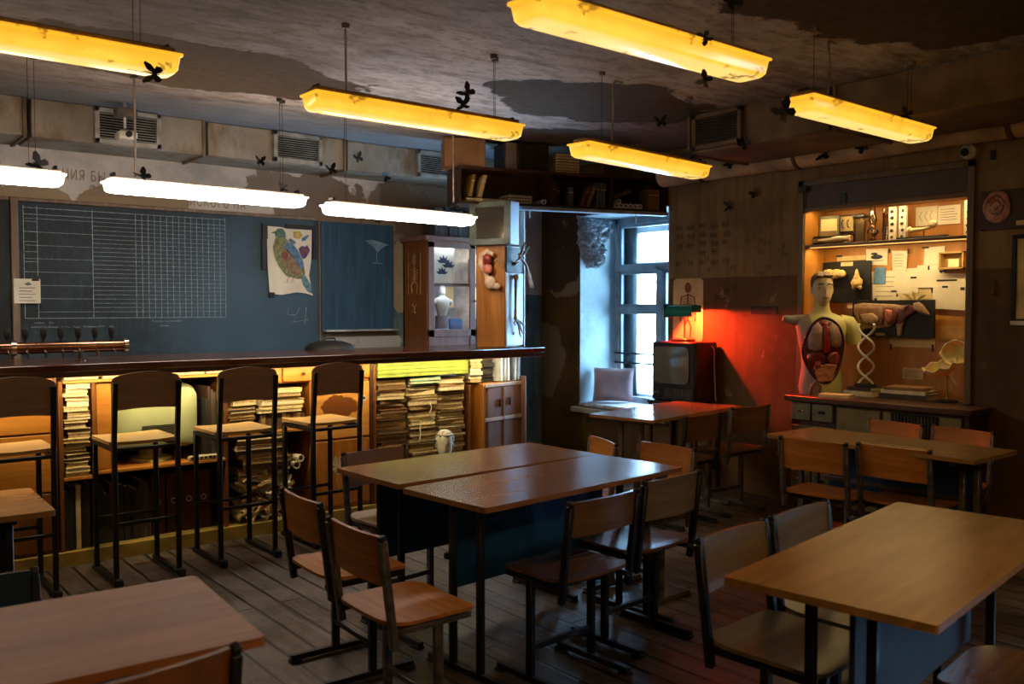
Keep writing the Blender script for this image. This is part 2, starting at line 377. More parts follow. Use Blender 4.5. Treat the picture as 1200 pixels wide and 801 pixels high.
def text_mesh(name, body, size, mat, parent, M4, ext=.001):
    cu = bpy.data.curves.new(name, 'FONT'); cu.body = body; cu.size = size; cu.extrude = ext; cu.space_character = 1.25
    to = bpy.data.objects.new(name, cu); C.collection.objects.link(to); bpy.context.view_layer.update()
    me = bpy.data.meshes.new_from_object(to.evaluated_get(bpy.context.evaluated_depsgraph_get()))
    bpy.data.objects.remove(to); me.materials.clear(); me.materials.append(mat)
    o = bpy.data.objects.new(name, me); C.collection.objects.link(o); o.matrix_local = M4
    if parent: o.parent = parent
    return o
LET = M('faded_stencil_paint', (120, 110, 104), .8, 0, .2, 30)
def onback(x, z, y=6.998): return Matrix.Translation((x, y, z)) @ Matrix.Rotation(R(90), 4, 'X')
for body, x, z in (('НИЯ БЫ', 1.50, 2.415), ('СНОВЕ НО', 1.68, 2.315), ('ЙСКОГО НА', 2.40, 2.29)):
    text_mesh('lettering', body, .105, LET, wb, onback(x, z) @ Matrix.Diagonal((.62, 1, 1, 1)))
# tally marks scratched on the wall by the red lamp
rn = random.Random(3); mb = MB(); INK = M('dark_scratches', (44, 32, 24), .9)
for r in range(6):
    for k in range(5 if r < 5 else 3):
        y0 = 5.2-.125*k-.02*rn.random(); z0 = 2.16-.075*r+rn.uniform(-.01, .01)
        if rn.random() < .12: continue
        for q in range(rn.choice((3, 4, 4))): mb.box(5.9985, 6.001, y0-.018*q, y0-.018*q+.004, z0, z0+.048)
        if rn.random() < .8: mb.box(5.9985, 6.001, y0-.07, y0+.012, z0+.022, z0+.026)
for k in range(22):
    y0 = rn.uniform(4.05, 4.95); z0 = rn.uniform(1.55, 2.1)
    for q in range(rn.choice((2, 3, 4))): mb.box(5.9985, 6.001, y0-.016*q, y0-.016*q+.0025, z0, z0+.04)
mb.build('tally_marks', INK, wr, 0)

# ------------------------------------------------------------------ windows
WINW = M('window_white_paint', (150, 162, 170), .45, 0, .15, 6)
def window(n, y0, y1, z0, z1, x=6.48, trans=.73, mull=.47):
    w_ = MB(); fr = .055; zt = z0+(z1-z0)*trans; ym = y0+(y1-y0)*mull
    w_.box(x, x+.09, y0, y0+fr, z0, z1, .004); w_.box(x, x+.09, y1-fr, y1, z0, z1, .004); w_.box(x, x+.09, y0, y1, z1-fr-.02, z1, .004); w_.box(x, x+.09, y0, y1, z0, z0+fr, .004)
    w_.box(x-.01, x+.09, y0, y1, zt-.035, zt+.035, .004); w_.box(x-.01, x+.09, ym-.035, ym+.035, z0, zt, .004)
    o = struct(w_.build('window_%d' % n, WINW))
    s = MB()
    for a, b in ((y0+fr, ym-.035), (ym+.035, y1-fr)):
        zc = z0+(zt-z0)*.7
        for c, d in ((z0+fr, zc-.02), (zc+.02, zt-.035)):
            for (p, q, r_, t_) in ((a, a+.03, c, d), (b-.03, b, c, d), (a, b, c, c+.03), (a, b, d-.03, d)): s.box(x+.015, x+.06, p, q, r_, t_, .003)
        s.box(x+.005, x+.06, a, b, zc-.022, zc+.022, .003)
    for (p, q, r_, t_) in ((y0+fr, y0+fr+.03, zt+.035, z1-.075), (y1-fr-.03, y1-fr, zt+.035, z1-.075), (y0+fr, y1-fr, z1-.105, z1-.075)): s.box(x+.015, x+.06, p, q, r_, t_, .003)
    # the second, outer frame of the double window
    X = x+.19
    for (p, q, r_, t_) in ((y0-.02, y0+.13, z0, z1), (y1-.13, y1+.02, z0, z1), (y0, y1, z1-.15, z1), (y0, y1, z0, z0+.1), (y0, y1, zt-.06, zt+.06), (ym-.06, ym+.06, z0, zt)): s.box(X, X+.05, p, q, r_, t_, .004)
    s.box(x+.09, X+.05, y0-.03, y0, z0, z1); s.box(x+.09, X+.05, y1, y1+.03, z0, z1)
    s.build('sash_frame', WINW, o)
    g = MB().box(x+.034, x+.038, y0+fr, y1-fr, z0+fr, z1-.08); g.build('pane', GLASS, o)
    return o
w1 = window(1, W1[0], W1[1], W1[2], W1[3]); w2 = window(2, W2[0], W2[1], W2[2], W2[3])
mb = MB()
for z in (.95, 1.045): mb.tube([(6.47, W1[0]+.01, z), (6.47, W1[1]-.02, z)], .009)
mb.build('guard_rail', BLACK, w1)
sl = MB().box(5.93, 6.5, W1[0]-.02, W1[1]+.06, W1[2]-.05, W1[2]+.001, .008); struct(sl.build('window_sill', M('chipped_white_sill', (190, 186, 178), .5, 0, .2)), w1)
FABRIC = M('quilted_white_pad', (196, 196, 202), .9, 0, .25, 30)
def cushion(name, sx, sy, sz, mat, parent=None, n=12, puff=1.0):
    rings = []; top = []; vs = []; fs = []
    for sgn in (1, -1):
        for j in range(n+1):
            for i in range(n+1):
                u, v = 2*i/n-1, 2*j/n-1; k = (1-u**4)*(1-v**4); pin = 1-.06*(1-abs(u))*abs(v)**3*2-.0
                ed = 1-.05*(1-v*v); ex = 1-.05*(1-u*u)
                vs.append((u*sx/2*ed, v*sy/2*ex, sgn*sz/2*(k**.5)*(1+.1*math.sin(5*u+3*v))+0))
    W = n+1; N = W*W
    for j in range(n):
        for i in range(n):
            a = j*W+i; fs.append((a, a+1, a+W+1, a+W)); fs.append((N+a, N+a+W, N+a+W+1, N+a+1))
    return MB().add(vs, fs).build(name, mat, parent, 80)
pd = tag(MB().box(5.95, 6.38, 5.5, 6.40, W1[2]+.002, W1[2]+.045, .018).build('seat_pad', FABRIC), 'quilted white seat pad lying on the window sill', 'cushion')
pl = tag(cushion('pillow', .40, .34, .14, M('dusty_pink_cloth', (182, 156, 160), .9, 0, .12, 6)), 'pink square pillow propped in the window corner', 'pillow')
pl.rotation_euler = (R(78), 0, R(-52)); pl.location = (6.26, 6.22, W1[2]+.045+.168)

# ------------------------------------------------------------------ bar counter
bc = thing('bar_counter', 'long dark varnished bar counter top in front of the blackboard', 'counter', (0, 0, 0))
MB().box(-2.1, 4.74, 5.48, 6.32, 1.135, 1.18, .006).build('countertop', COUNTER, bc)
MB().box(-2.1, 4.73, 5.50, 5.53, 1.105, 1.14, .002).build('edge_trim', CAB_DARK, bc)
mb = MB()
for x in (-2.0, .25): mb.box(x, x+.03, 5.62, 6.25, 0, 1.135)
mb.build('support_panel', CAB_DARK, bc)
mb = MB(); mb.box(-2.1, 4.2, 6.22, 6.25, 0, 1.135); mb.build('back_panel', CAB_DARK, bc)
strip = MB().box(.3, 4.6, 5.545, 5.557, 1.128, 1.135).build('light_strip', emit('warm_led_strip', (255, 190, 100), 1.5), bc)
area('counter_strip_light', (2.4, 5.492, 1.10), (R(36), 0, 0), 4.3, .02, WARM, LED_COUNTER)

PL = M('dull_yellow_paint', (150, 126, 58), .6, 0, .3, 5)
sh = thing('under_counter_shelving', 'open plank shelving built in under the bar counter', 'shelving', (0, 0, 0))
mb = MB(); mb.box(.26, 4.1, 5.60, 6.15, 0.0, .085, .003); mb.build('plinth', PL, sh)
for x, w_, z1 in ((1.165, .022, 1.075), (1.345, .018, 1.075), (2.135, .022, 1.09), (3.228, .022, 1.09), (4.075, .02, .9)):
    MB().box(x, x+w_, 5.62, 6.15, .086, z1, .002).build('upright', CAB_BROWN, sh)
for x0, x1, z in ((1.188, 1.345, .497), (1.364, 2.135, .517), (1.188, 2.135, 1.062), (2.158, 2.74, .665)):
    MB().box(x0, x1, 5.61, 6.12, z, z+.018, .002).build('shelf_board', CAB_LIGHT, sh)

# tap rail on the counter
tp = thing('beer_tap_rail', 'copper pipe beer tap rail with black handles on the bar counter', 'tap', (0, 5.86, 1.18))
MB().tube([(-1.2, 0, .085), (1.60, 0, .085)], .036, 16).build('pipe', COPPER, tp)
for x in (1.60, .98, .2): MB().lathe([(.036, -.012), (.046, -.012), (.046, .012), (.036, .012)]).build('pipe_collar', CHROME, tp).matrix_local = Matrix.Translation((x, 0, .085)) @ Matrix.Rotation(R(90), 4, 'Y')
for x in (-.4, .72, 1.34): MB().lathe([(.035, 0), (.035, .006), (.013, .012), (.013, .06)], (x, 0, 0)).build('post', CHROME, tp)
for i in range(11):
    x = 1.52-.095*i
    mb = MB(); mb.tube([(x, 0, .115), (x, 0, .135)], .008); mb.lathe([(.009, .135), (.016, .15), (.02, .175), (.017, .195), (.006, .2)], (x, 0, 0), 12); mb.build('tap_handle', BLK, tp)
    MB().tube([(x, -.03, .07), (x, -.065, .055), (x, -.068, .02)], [.008, .008, .007]).build('spout', CHROME, tp)
dm = thing('domed_lid', 'black domed lid with a loop handle lying on the counter', 'lid', (3.19, 6.22, 1.18))
MB().lathe([(.19, 0), (.185, .018), (.16, .042), (.10, .062), (.04, .068), (.003, .069)], n=28).build('dome', BLK, dm)
MB().tube([(-.05, 0, .064), (-.04, 0, .085), (.04, 0, .085), (.05, 0, .064)], .006).build('handle', BLACK, dm)

# ------------------------------------------------------------------ blackboard
BOARD = NT('chalky_blackboard'); q = BOARD.noise(BOARD.map(BOARD.obj, (1, 1, 1.4)), 1.6, 7, .65); q2 = BOARD.noise(BOARD.map(BOARD.obj, (30, 30, 2)), 2, 4)
cc = BOARD.ramp(q, [(.32, (19, 27, 30)), (.52, (31, 42, 48)), (.75, (56, 74, 86))]); BOARD.col(BOARD.mix(BOARD.math('MULTIPLY', BOARD.blob(BOARD.obj, (3.05, 0, 1.5), .85, .5, 1.5, .55, (1, 1, 1.1)), .38), BOARD.mix(BOARD.ramp(q2, [(.5, 0.0), (.85, .16)]), cc, (92, 116, 130)), (82, 114, 136))); BOARD.p(rough=.62, spec=.3)
BOARD2 = NT('blue_blackboard'); q = BOARD2.noise(BOARD2.map(BOARD2.obj, (20, 20, 1.4)), 1.6, 5, .6); BOARD2.col(BOARD2.ramp(q, [(.3, (30, 60, 84)), (.7, (54, 92, 120))])); BOARD2.p(rough=.6, spec=.3)
CHALK = M('chalk_line', (150, 164, 168), .95, 0, .3, 40)
CHALKB = M('chalk_bright', (170, 184, 190), .95, 0, .3, 40)
bb = thing('blackboard', 'large dark blackboard with a chalk grid above the bar counter', 'blackboard', (0, 6.97, 0))
MB().box(1.21, 3.475, 0, .028, 1.0, 2.235, .003).build('board_panel', BOARD.mat, bb)
FRW = wood('weathered_board_frame', (92, 74, 58), (138, 116, 92), 2, 1, .6)
mb = MB(); mb.box(1.165, 1.212, -.02, .028, .95, 2.26, .004); mb.box(1.16, 3.49, -.016, .028, 2.235, 2.262, .004); mb.box(3.474, 3.492, -.012, .028, 1.0, 2.24, .003); mb.build('frame', FRW, bb)
mb = MB(); L = .0035
def hl(x0, x1, z, t=L): mb.box(x0, x1, -.0015, .001, z-t/2, z+t/2)
def vl(x, z0, z1, t=L): mb.box(x-t/2, x+t/2, -.0015, .001, z0, z1)
for z in (1.425, 2.15, 2.195): hl(1.245, 2.67, z)
for k in range(22): hl(1.69 if k % 3 else 1.245, 2.67, 1.47+.031*k, .0022)
for x in (1.245, 1.33, 1.69, 2.67): vl(x, 1.425, 2.21)
for k in range(15): vl(1.99+.0455*k, 1.425, 2.2, .0028)
for k in range(10): hl(1.245, 1.33, 1.47+.07*k, .0025)
mb.build('chalk_grid', CHALK, bb)
rn = random.Random(2); mb = MB()
def scribble(x, z, n, dx=.016, hgt=.016):
    for i in range(n):
        if rn.random() < .14: continue
        a = (x+i*dx, -.001, z+rn.uniform(0, hgt*.3)); b_ = (x+i*dx+rn.uniform(.002, .012), -.001, z+hgt*rn.uniform(.6, 1.1)); c_ = (x+(i+.8)*dx, -.001, z+rn.uniform(0, hgt*.5))
        mb.tube([a, b_, c_], .0012, 4)
scribble(1.30, 1.385, 8); scribble(1.28, 1.355, 34); scribble(2.10, 1.39, 14); scribble(2.16, 1.355, 4)
mb.tube([(3.20, -.001, 1.50), (3.19, -.001, 1.44), (3.26, -.001, 1.44)], .0016, 4); mb.tube([(3.30, -.001, 1.50), (3.24, -.001, 1.38), (3.38, -.001, 1.40)], .0016, 4); mb.tube([(3.36, -.001, 1.5), (3.345, -.001, 1.36)], .0016, 4)
mb.build('chalk_writing', CHALKB, bb)
bs = thing('blackboard', 'narrow blue blackboard panel beside the glazed bookcase', 'blackboard', (0, 6.965, 0))
MB().box(3.5, 4.215, 0, .033, 1.31, 2.235, .003).build('board_panel', BOARD2.mat, bs)
MB().box(3.52, 4.235, -.045, .033, 1.292, 1.31, .003).build('chalk_ledge', M('pale_ledge', (160, 170, 176), .6), bs)
mb = MB(); mb.tube([(3.93, -.001, 2.085), (4.0, -.001, 2.07), (4.04, -.001, 2.0), (4.04, -.001, 1.9)], .003, 4); mb.tube([(4.16, -.001, 2.06), (4.08, -.001, 2.06), (4.045, -.001, 2.0)], .003, 4); mb.tube([(4.0, -.001, 1.895), (4.09, -.001, 1.895)], .003, 4)
mb.prism([(3.93, 2.09), (4.0, 2.10), (4.06, 2.085), (4.16, 2.065), (4.09, 2.03), (4.05, 1.99), (4.0, 2.04)], .001, lambda u, v, d: (u, -.001-d, v)); mb.build('chalk_drawing', M('chalk_smear', (120, 150, 170), .95), bs)
bl = thing('blackboard', 'dark blackboard section cut off at the edge of the photo behind the taps', 'blackboard', (0, 6.97, 0))
MB().box(-.6, 1.16, 0, .028, 1.0, 2.235, .003).build('board_panel', BOARD.mat, bl)
MB().box(-.6, 1.155, -.014, .028, 2.235, 2.26, .003).build('frame', FRW, bl)

# paper note taped to the board post
nt = thing('paper_note', 'small white note taped to the blackboard post', 'paper', (1.255, 6.935, 1.615))
MB().panel(.165, .17, .001, lambda u, v: ((u, .006*math.cos(u*14), v), (0, -1, 0)), .004).build('sheet', PAPER, nt)
mb = MB()
for k in range(5): mb.box(-.05, .05-.02*(k % 2), -.0015, .012, .02-.022*k, .024-.022*k)
mb.prism([(-.02, .05), (.01, .062), (.03, .045), (.0, .038)], .003, lambda u, v, d: (u, -.001+d, v)); mb.build('print', M('grey_ink', (110, 108, 112), .9), nt)
MB().box(.03, .075, .0, .008, .07, .105).build('tape', TAPE, nt)
# bird poster
bp = thing('bird_poster', 'white poster of a blue green pigeon with open organs on the blackboard', 'poster', (3.215, 6.955, 1.89))
def pf(y): return lambda u, v, d: (u, y-d+ .0, v)
MB().prism([(-.205, .275), (.195, .265), (.185, .0), (.165, -.12), (.20, -.29), (.13, -.27), (.05, -.262), (-.08, -.285), (-.185, -.275), (-.20, -.05)], .004, pf(0)).build('sheet', PAPER, bp)
pc = {'green': (84, 108, 96), 'blue': (88, 116, 142), 'olive': (124, 124, 84), 'red': (122, 66, 60), 'tan': (138, 112, 84), 'yel': (188, 164, 84), 'vio': (88, 66, 112), 'teal': (92, 126, 134)}
pm = {k: M('print_'+k, v, .85, 0, .25, 40) for k, v in pc.items()}
def art(name, poly, mat, d): MB().prism(poly, .0012, pf(-.004-.0012*d)).build(name, mat, bp)
art('printed_head', [(-.17, .222), (-.13, .238), (-.11, .26), (-.07, .262), (-.045, .235), (-.04, .19), (-.09, .15), (-.13, .18), (-.135, .215)], pm['green'], 0)
art('printed_body', [(-.13, .19), (-.05, .19), (0, .14), (.06, .07), (.11, -.02), (.13, -.10), (.11, -.15), (.05, -.15), (-.04, -.13), (-.1, -.06), (-.145, .03), (-.155, .11)], pm['olive'], 1)
art('printed_wing', [(-.04, .15), (.02, .14), (.07, .08), (.11, .0), (.12, -.06), (.085, -.07), (.04, .0), (-.01, .06), (-.06, .10)], pm['blue'], 2)
art('printed_organs', [(-.07, .08), (-.03, .09), (.03, .02), (.09, -.07), (.08, -.12), (.02, -.11), (-.04, -.05), (-.08, .02)], pm['tan'], 2)
art('printed_heart', [(-.08, .06), (-.04, .08), (-.02, .03), (-.05, .0), (-.075, .02)], pm['red'], 3)
art('printed_tail', [(.09, -.13), (.13, -.12), (.18, -.2), (.195, -.275), (.15, -.255), (.11, -.2)], pm['teal'], 2)
mb = MB()
for x in (-.03, .015): mb.bar((x+.02, -.0055, -.12), (x-.01, -.0055, -.18), .008, .001, 0); mb.bar((x-.05, -.0055, -.185), (x+.02, -.0055, -.178), .008, .001, 0)
mb.build('printed_legs', pm['tan'], bp)
art('printed_sketch', [(.02, .24), (.08, .25), (.11, .215), (.08, .18), (.03, .19)], pm['yel'], 0)
art('printed_sketch', [(.1, .19), (.15, .22), (.17, .215), (.13, .17), (.1, .165)], pm['blue'], 1)
art('printed_organ', [(.07, .10), (.10, .125), (.13, .12), (.15, .135), (.175, .09), (.14, .03), (.11, .015), (.09, .05)], pm['vio'], 0)
art('printed_organ', [(.10, .10), (.13, .11), (.15, .08), (.125, .045), (.105, .06)], pm['red'], 1)
art('printed_sketch', [(-.02, .17), (.0, .185), (.05, .155), (.04, .135), (.0, .145)], pm['teal'], 0)
for (x0, x1, z0, z1) in ((-.245, -.2, .17, .29), (-.04, .235, .262, .30), (.2, .235, .02, .265), (-.19, -.145, -.305, -.265), (-.25, -.215, -.08, .17), (-.06, -.02, .265, .275)):
    MB().box(x0, x1, -.012, .002, z0, z1, .002).build('tape', TAPE, bp)

# ------------------------------------------------------------------ ceiling ducts
DUCT = NT('stained_duct_plaster'); P = DUCT.world(); f = DUCT.noise(P, 1.8, 6, .6); f2 = DUCT.noise(DUCT.map(P, (2, 2, 1)), 2.6, 5, .6)
c = DUCT.ramp(f, [(.3, (112, 104, 92)), (.7, (158, 150, 138))]); DUCT.col(DUCT.mix(DUCT.ramp(f2, [(.48, 0.0), (.62, .7)]), c, (104, 80, 40))); DUCT.p(rough=.7, spec=.3); DUCT.bump(f, .3, .01)
DUCTD = M('dirty_brown_duct', (108, 90, 68), .7, 0, .35, 3)
GRILLE = M('grey_grille', (150, 146, 138), .5, .1, .2)
GBLK = M('grille_void', (10, 10, 10), .8)
def duct(name, label, secs, grilles, place, mat, gmat=GRILLE):
    """secs: (s0, s1, depth, z0, z1) along s; front face at depth"""
    d = thing(name, label, 'duct'); F = place
    for s0, s1, dep, z0, z1 in secs:
        mb = MB(); mb.box(s0, s1, 0, dep, z0, z1, .006); o = mb.build('duct_section', mat, d); o.matrix_local = F
        mb = MB(); mb.box(s1-.012, s1+.012, 0, dep+.014, z0-.014, z1, .003); o = mb.build('flange', DUCTD, d); o.matrix_local = F
    for s0, s1, dep, z0, z1 in grilles:
        mb = MB(); t = .032
        for a, b, e, g in ((s0, s0+t, z0, z1), (s1-t, s1, z0, z1), (s0, s1, z0, z0+t), (s0, s1, z1-t, z1)): mb.box(a, b, dep-.01, dep+.035, e, g, .003)
        o = mb.build('grille', gmat, d); o.matrix_local = F
        k = MB().box(s0+t, s1-t, dep, dep+.006, z0+t, z1-t).build('grille_back', GBLK, o)
        mb = MB(); n = 10
        for i in range(n):
            z = z0+t+(z1-z0-2*t)*(i+.5)/n; mb.bar((s0+t, dep+.02, z), (s1-t, dep+.02, z), .018, .004, .001)
        mb.build('grille_slats', gmat, o)
    return d
FB = Matrix(((1, 0, 0, 0), (0, -1, 0, 7.0), (0, 0, 1, 0), (0, 0, 0, 1)))
duct('ventilation_duct', 'stained box duct with grilles along the wall above the blackboard', [(-1.2, 1.19, .44, 2.62, 2.868), (1.23, 2.36, .44, 2.615, 2.868), (2.4, 3.52, .42, 2.62, 2.868), (3.56, 5.9, .40, 2.625, 2.868)],
     [(1.61, 2.05, .44, 2.62, 2.862), (2.90, 3.31, .42, 2.63, 2.862), (4.22, 4.64, .40, 2.635, 2.862)], FB, DUCT.mat)
FR = Matrix(((0, -1, 0, 5.72), (1, 0, 0, 0), (0, 0, 1, 0), (0, 0, 0, 1)))
duct('ventilation_duct', 'dark brown box duct with a grille above the red lit wall', [(-1.0, 1.6, .66, 2.60, 2.868), (1.64, 3.1, .68, 2.6, 2.868), (3.14, 4.25, .68, 2.60, 2.868)], [(3.78, 4.2, .68, 2.615, 2.862)], FR, DUCTD, M('brown_grille', (92, 76, 58), .5))
pp = thing('wall_pipe', 'fat lagged pipe running high along the brown side wall', 'pipe', (5.88, 0, 2.635))
LAG = M('lagged_pipe_cloth', (176, 156, 126), .8, 0, .3, 4, .3)
MB().tube([(0, -1.5+i*.5, .006*math.sin(i*1.7)) for i in range(14)]+[(0, 5.25, 0)], .095, 18).build('pipe_run', LAG, pp)
for y in (.9, 2.4, 3.9, 4.8): MB().lathe([(.098, -.015), (.104, -.015), (.104, .015), (.098, .015)], n=18).build('pipe_band', M('rust_band', (84, 62, 44), .6), pp).matrix_local = Matrix.Translation((0, y, 0)) @ Matrix.Rotation(R(90), 4, 'X')

# ------------------------------------------------------------------ hanging fluorescent lamps
def lamp_mat(name, col, dark, s, blot):
    t = NT(name); f = t.noise(t.map(t.obj, (1, 1, 1)), 6, 5, .6); b = t.noise(t.obj, 11, 4, .6)
    sz = t.n('SeparateXYZ'); t.set(sz.inputs[0], t.obj); c = t.mix(t.ramp(f, [(.35, 0.0), (.72, .55)]), col, dark); c = t.mix(t.math('MULTIPLY', t.n_smooth(sz.outputs[2], -.02, .03), .75), c, dark); c = t.mix(t.math('MULTIPLY', t.n_smooth(t.math('MULTIPLY', sz.outputs[2], -1), .030, .042), .5), c, tuple(min(255, v*1.0+(255-v)*.45) for v in col)); c = t.mix(t.ramp(b, [(blot, 0.0), (blot+.05, .8)]), c, tuple(v*.42 for v in dark))
    t.col(tuple(v*.8 for v in col)); t.p(emit=c, es=s, rough=.22, spec=.5); return t.mat
LW = lamp_mat('lit_white_diffuser', (255, 240, 222), (255, 226, 196), WHITE_LAMP, .9)
LY = lamp_mat('yellowed_diffuser', (255, 206, 72), (234, 160, 28), YELLOW_LAMP, .62)
LA = lamp_mat('fill_lamp_diffuser', (255, 206, 130), (236, 170, 80), REAR_FILL, .8)
LHW = M('lamp_white_housing', (172, 158, 148), .5, 0, .2); LHY = M('lamp_rusty_housing', (120, 92, 40), .5, 0, .3)
def lamp(label, x0, y0, x1, y1, z, white, rods, hang):
    k_ = .72 if white else .88
    Lh = math.hypot(x1-x0, y1-y0); ang = math.degrees(math.atan2(y1-y0, x1-x0))
    r = thing('fluorescent_lamp', label, 'lamp', ((x0+x1)/2, (y0+y1)/2, z), ang, 'fluorescent lamps hanging from the ceiling'); h = Lh/2
    def ring(zz, hx, hy, rad):
        pts = []
        for cx, cy, a0 in ((hx-rad, hy-rad, 0), (-hx+rad, hy-rad, 90), (-hx+rad, -hy+rad, 180), (hx-rad, -hy+rad, 270)):
            for k in range(5): a = R(a0+90*k/4); pts.append((cx+rad*math.cos(a), cy+rad*math.sin(a), zz))
        return pts
    mb = MB(); ring_ = ring; ring = lambda zz, a, b, c: ring_(zz*k_, a, b, c); mb.loft([ring(.045, h, .088, .012), ring(.036, h, .088, .012), ring(.034, h-.008, .080, .014), ring(-.025, h-.014, .072, .02), ring(-.04, h-.024, .062, .026), ring(-.046, h-.045, .046, .022)])
    mb.build('diffuser', {0: LY, 1: LW, 2: LA}[white], r)
    MB().box(-h+.02, h-.02, -.055, .055, .045*k_, .072*k_+.004, .006).build('housing', LHW if white else LHY, r)
    for s in (-.93, .93): MB().bar((s*h, -.03, .072), (s*h, .03, .072), .016, .02).build('clip', BLACK, r)
    for x, rad, dy in rods:
        MB().tube([(x, dy, .07), (x, dy, CEIL-z-.001)], rad, 6).build('rod' if rad > .004 else 'wire', LHW if rad > .004 else BLACK, r)
        MB().lathe([(.018, CEIL-z-.022), (.022, CEIL-z-.001)], (x, dy, 0), 10).build('ceiling_rose', GREYM, r)
    if hang: MB().tube([(hang, -.02, .07), (hang+.01, -.02, .25), (hang+.03, 0, CEIL-z-.06), (hang+.12, .05, CEIL-z-.012), (hang+.2, .06, CEIL-z-.006)], .007, 6).build('cable', M('grey_cable', (140, 136, 130), .6), r)
    return r
WR = [(-.5, .0015, -.02), (-.46, .0015, .02), (.46, .0015, -.02), (.5, .0015, .02)]
lamp('dirty yellow lamp nearest the ceiling corner over the far school desk', -.03, 3.73, 1.243, 3.75, 2.48, 0, WR, 0)
lamp('lit white lamp cut off by the photo edge over the beer taps', -.09, 5.46, 1.18, 5.46, 2.2, 1, WR, 0)
lamp('lit white lamp above the chalk grid of the blackboard', 1.413, 5.529, 2.681, 5.597, 2.202, 1, [(-.46, .006, 0)]+WR[1:], 0)
lamp('lit white lamp between the pigeon poster and the green wall case', 2.751, 5.4, 4.015, 5.52, 2.15, 1, WR[:3]+[(.47, .006, 0)], 0)
lamp('yellow lamp hanging in front of the cardboard box on the high shelf', 1.894, 3.898, 3.164, 3.911, 2.468, 0, [(-.42, .006, .02)]+WR[2:], 0)
lamp('large yellow lamp hanging over the joined school desks', 1.89, 2.305, 3.16, 2.315, 2.483, 0, WR, 0)
lamp('yellow lamp hanging before the window and the high bookshelf', 3.483, 3.752, 4.745, 3.898, 2.396, 0, [(-.42, .0015, 0)]+WR[2:], -.35)
lamp('blotchy yellow lamp hanging in front of the lagged pipe', 3.795, 2.532, 5.065, 2.563, 2.48, 0, [(-.5, .0015, .0)]+WR[2:], -.4)

lamp('added warm fill lamp out of the frame behind the near tan desk', -.03, -.45, 1.243, -.45, 2.48, 2, WR, 0)  # unseen lamps added to brighten surfaces that face the camera
lamp('added warm fill lamp out of the frame behind the photographer', 1.89, -.45, 3.16, -.45, 2.48, 2, WR, 0)

# ------------------------------------------------------------------ school desks
def desk(label, cx, cy, rz, L=1.25, Wd=.5, top=DESKTOP, panel=True, frame=BLACK, poff=0.0, inset=(.13, .13)):
    r = thing('school_desk', label, 'desk', (cx, cy, 0), rz, 'school desks')
    MB().panel(L, Wd, .022, lambda u, v: ((u, v, .739), (0, 0, 1)), .007, 4, 16).build('desktop', top, r, 30)
    for s in (-1, 1):
        x = s*(L/2-inset[s > 0])
        for y in (-.085, .085): MB().box(x-.014, x+.014, y-.014, y+.014, .03, .70, .003).build('leg', frame, r)
        MB().box(x-.014, x+.014, -.2, .2, .70, .727, .003).build('top_rail', frame, r)
        mb = MB(); mb.box(x-.014, x+.014, -Wd/2+.02, Wd/2-.02, .006, .034, .003); mb.build('foot_rail', frame, r)
        for y in (-Wd/2+.05, Wd/2-.05): MB().box(x-.019, x+.019, y-.03, y+.03, 0, .012, .003).build('glide', BLK, r)
    if panel:
        y = poff; MB().box(-L/2+.15, L/2-.15, y-.008, y+.008, .33, .715, .003).build('modesty_panel', panel if panel is not True else BLUEP, r)
        MB().box(-L/2+.13, L/2-.13, y+.012, y+.037, .45, .475, .002).build('stretcher', frame, r)
    return r
desk('brown school desk of the joined pair, nearer the two dark chairs', 2.597, 2.965, 5.0, 1.25, .52, DESKTOP, poff=.11, inset=(.13, .045))
desk('brown school desk of the joined pair, nearer the bar counter', 2.578, 3.525, 2.2, 1.22, .52, DESKTOP, poff=.1)
desk('pale school desk with a knot hole at the corner of the photo', 2.697, 1.37, 8.1, 1.32, .57, DESKTOP_P, panel=M('slate_blue_panel', (44, 58, 80), .45), poff=-.02)
desk('narrow pale school desk standing before the lit display niche', 4.745, 2.585, 90.5, 1.2, .5, DESKTOP_P, frame=GREYM, poff=-.19)
desk('school desk with glossy red lit top by the window', 4.995, 4.40, 9.5, 1.2, .55, DESKTOP, panel=False, frame=GREYM)
desk('tan school desk with worn top in the near corner of the photo', .215, 2.25, -3.8, 1.25, .57, DESKTOP_R, poff=.06)
desk('small tan school desk between the bar chairs and the near tan desk', .115, 3.90, -1.0, 1.25, .53, DESKTOP_P, poff=.1)

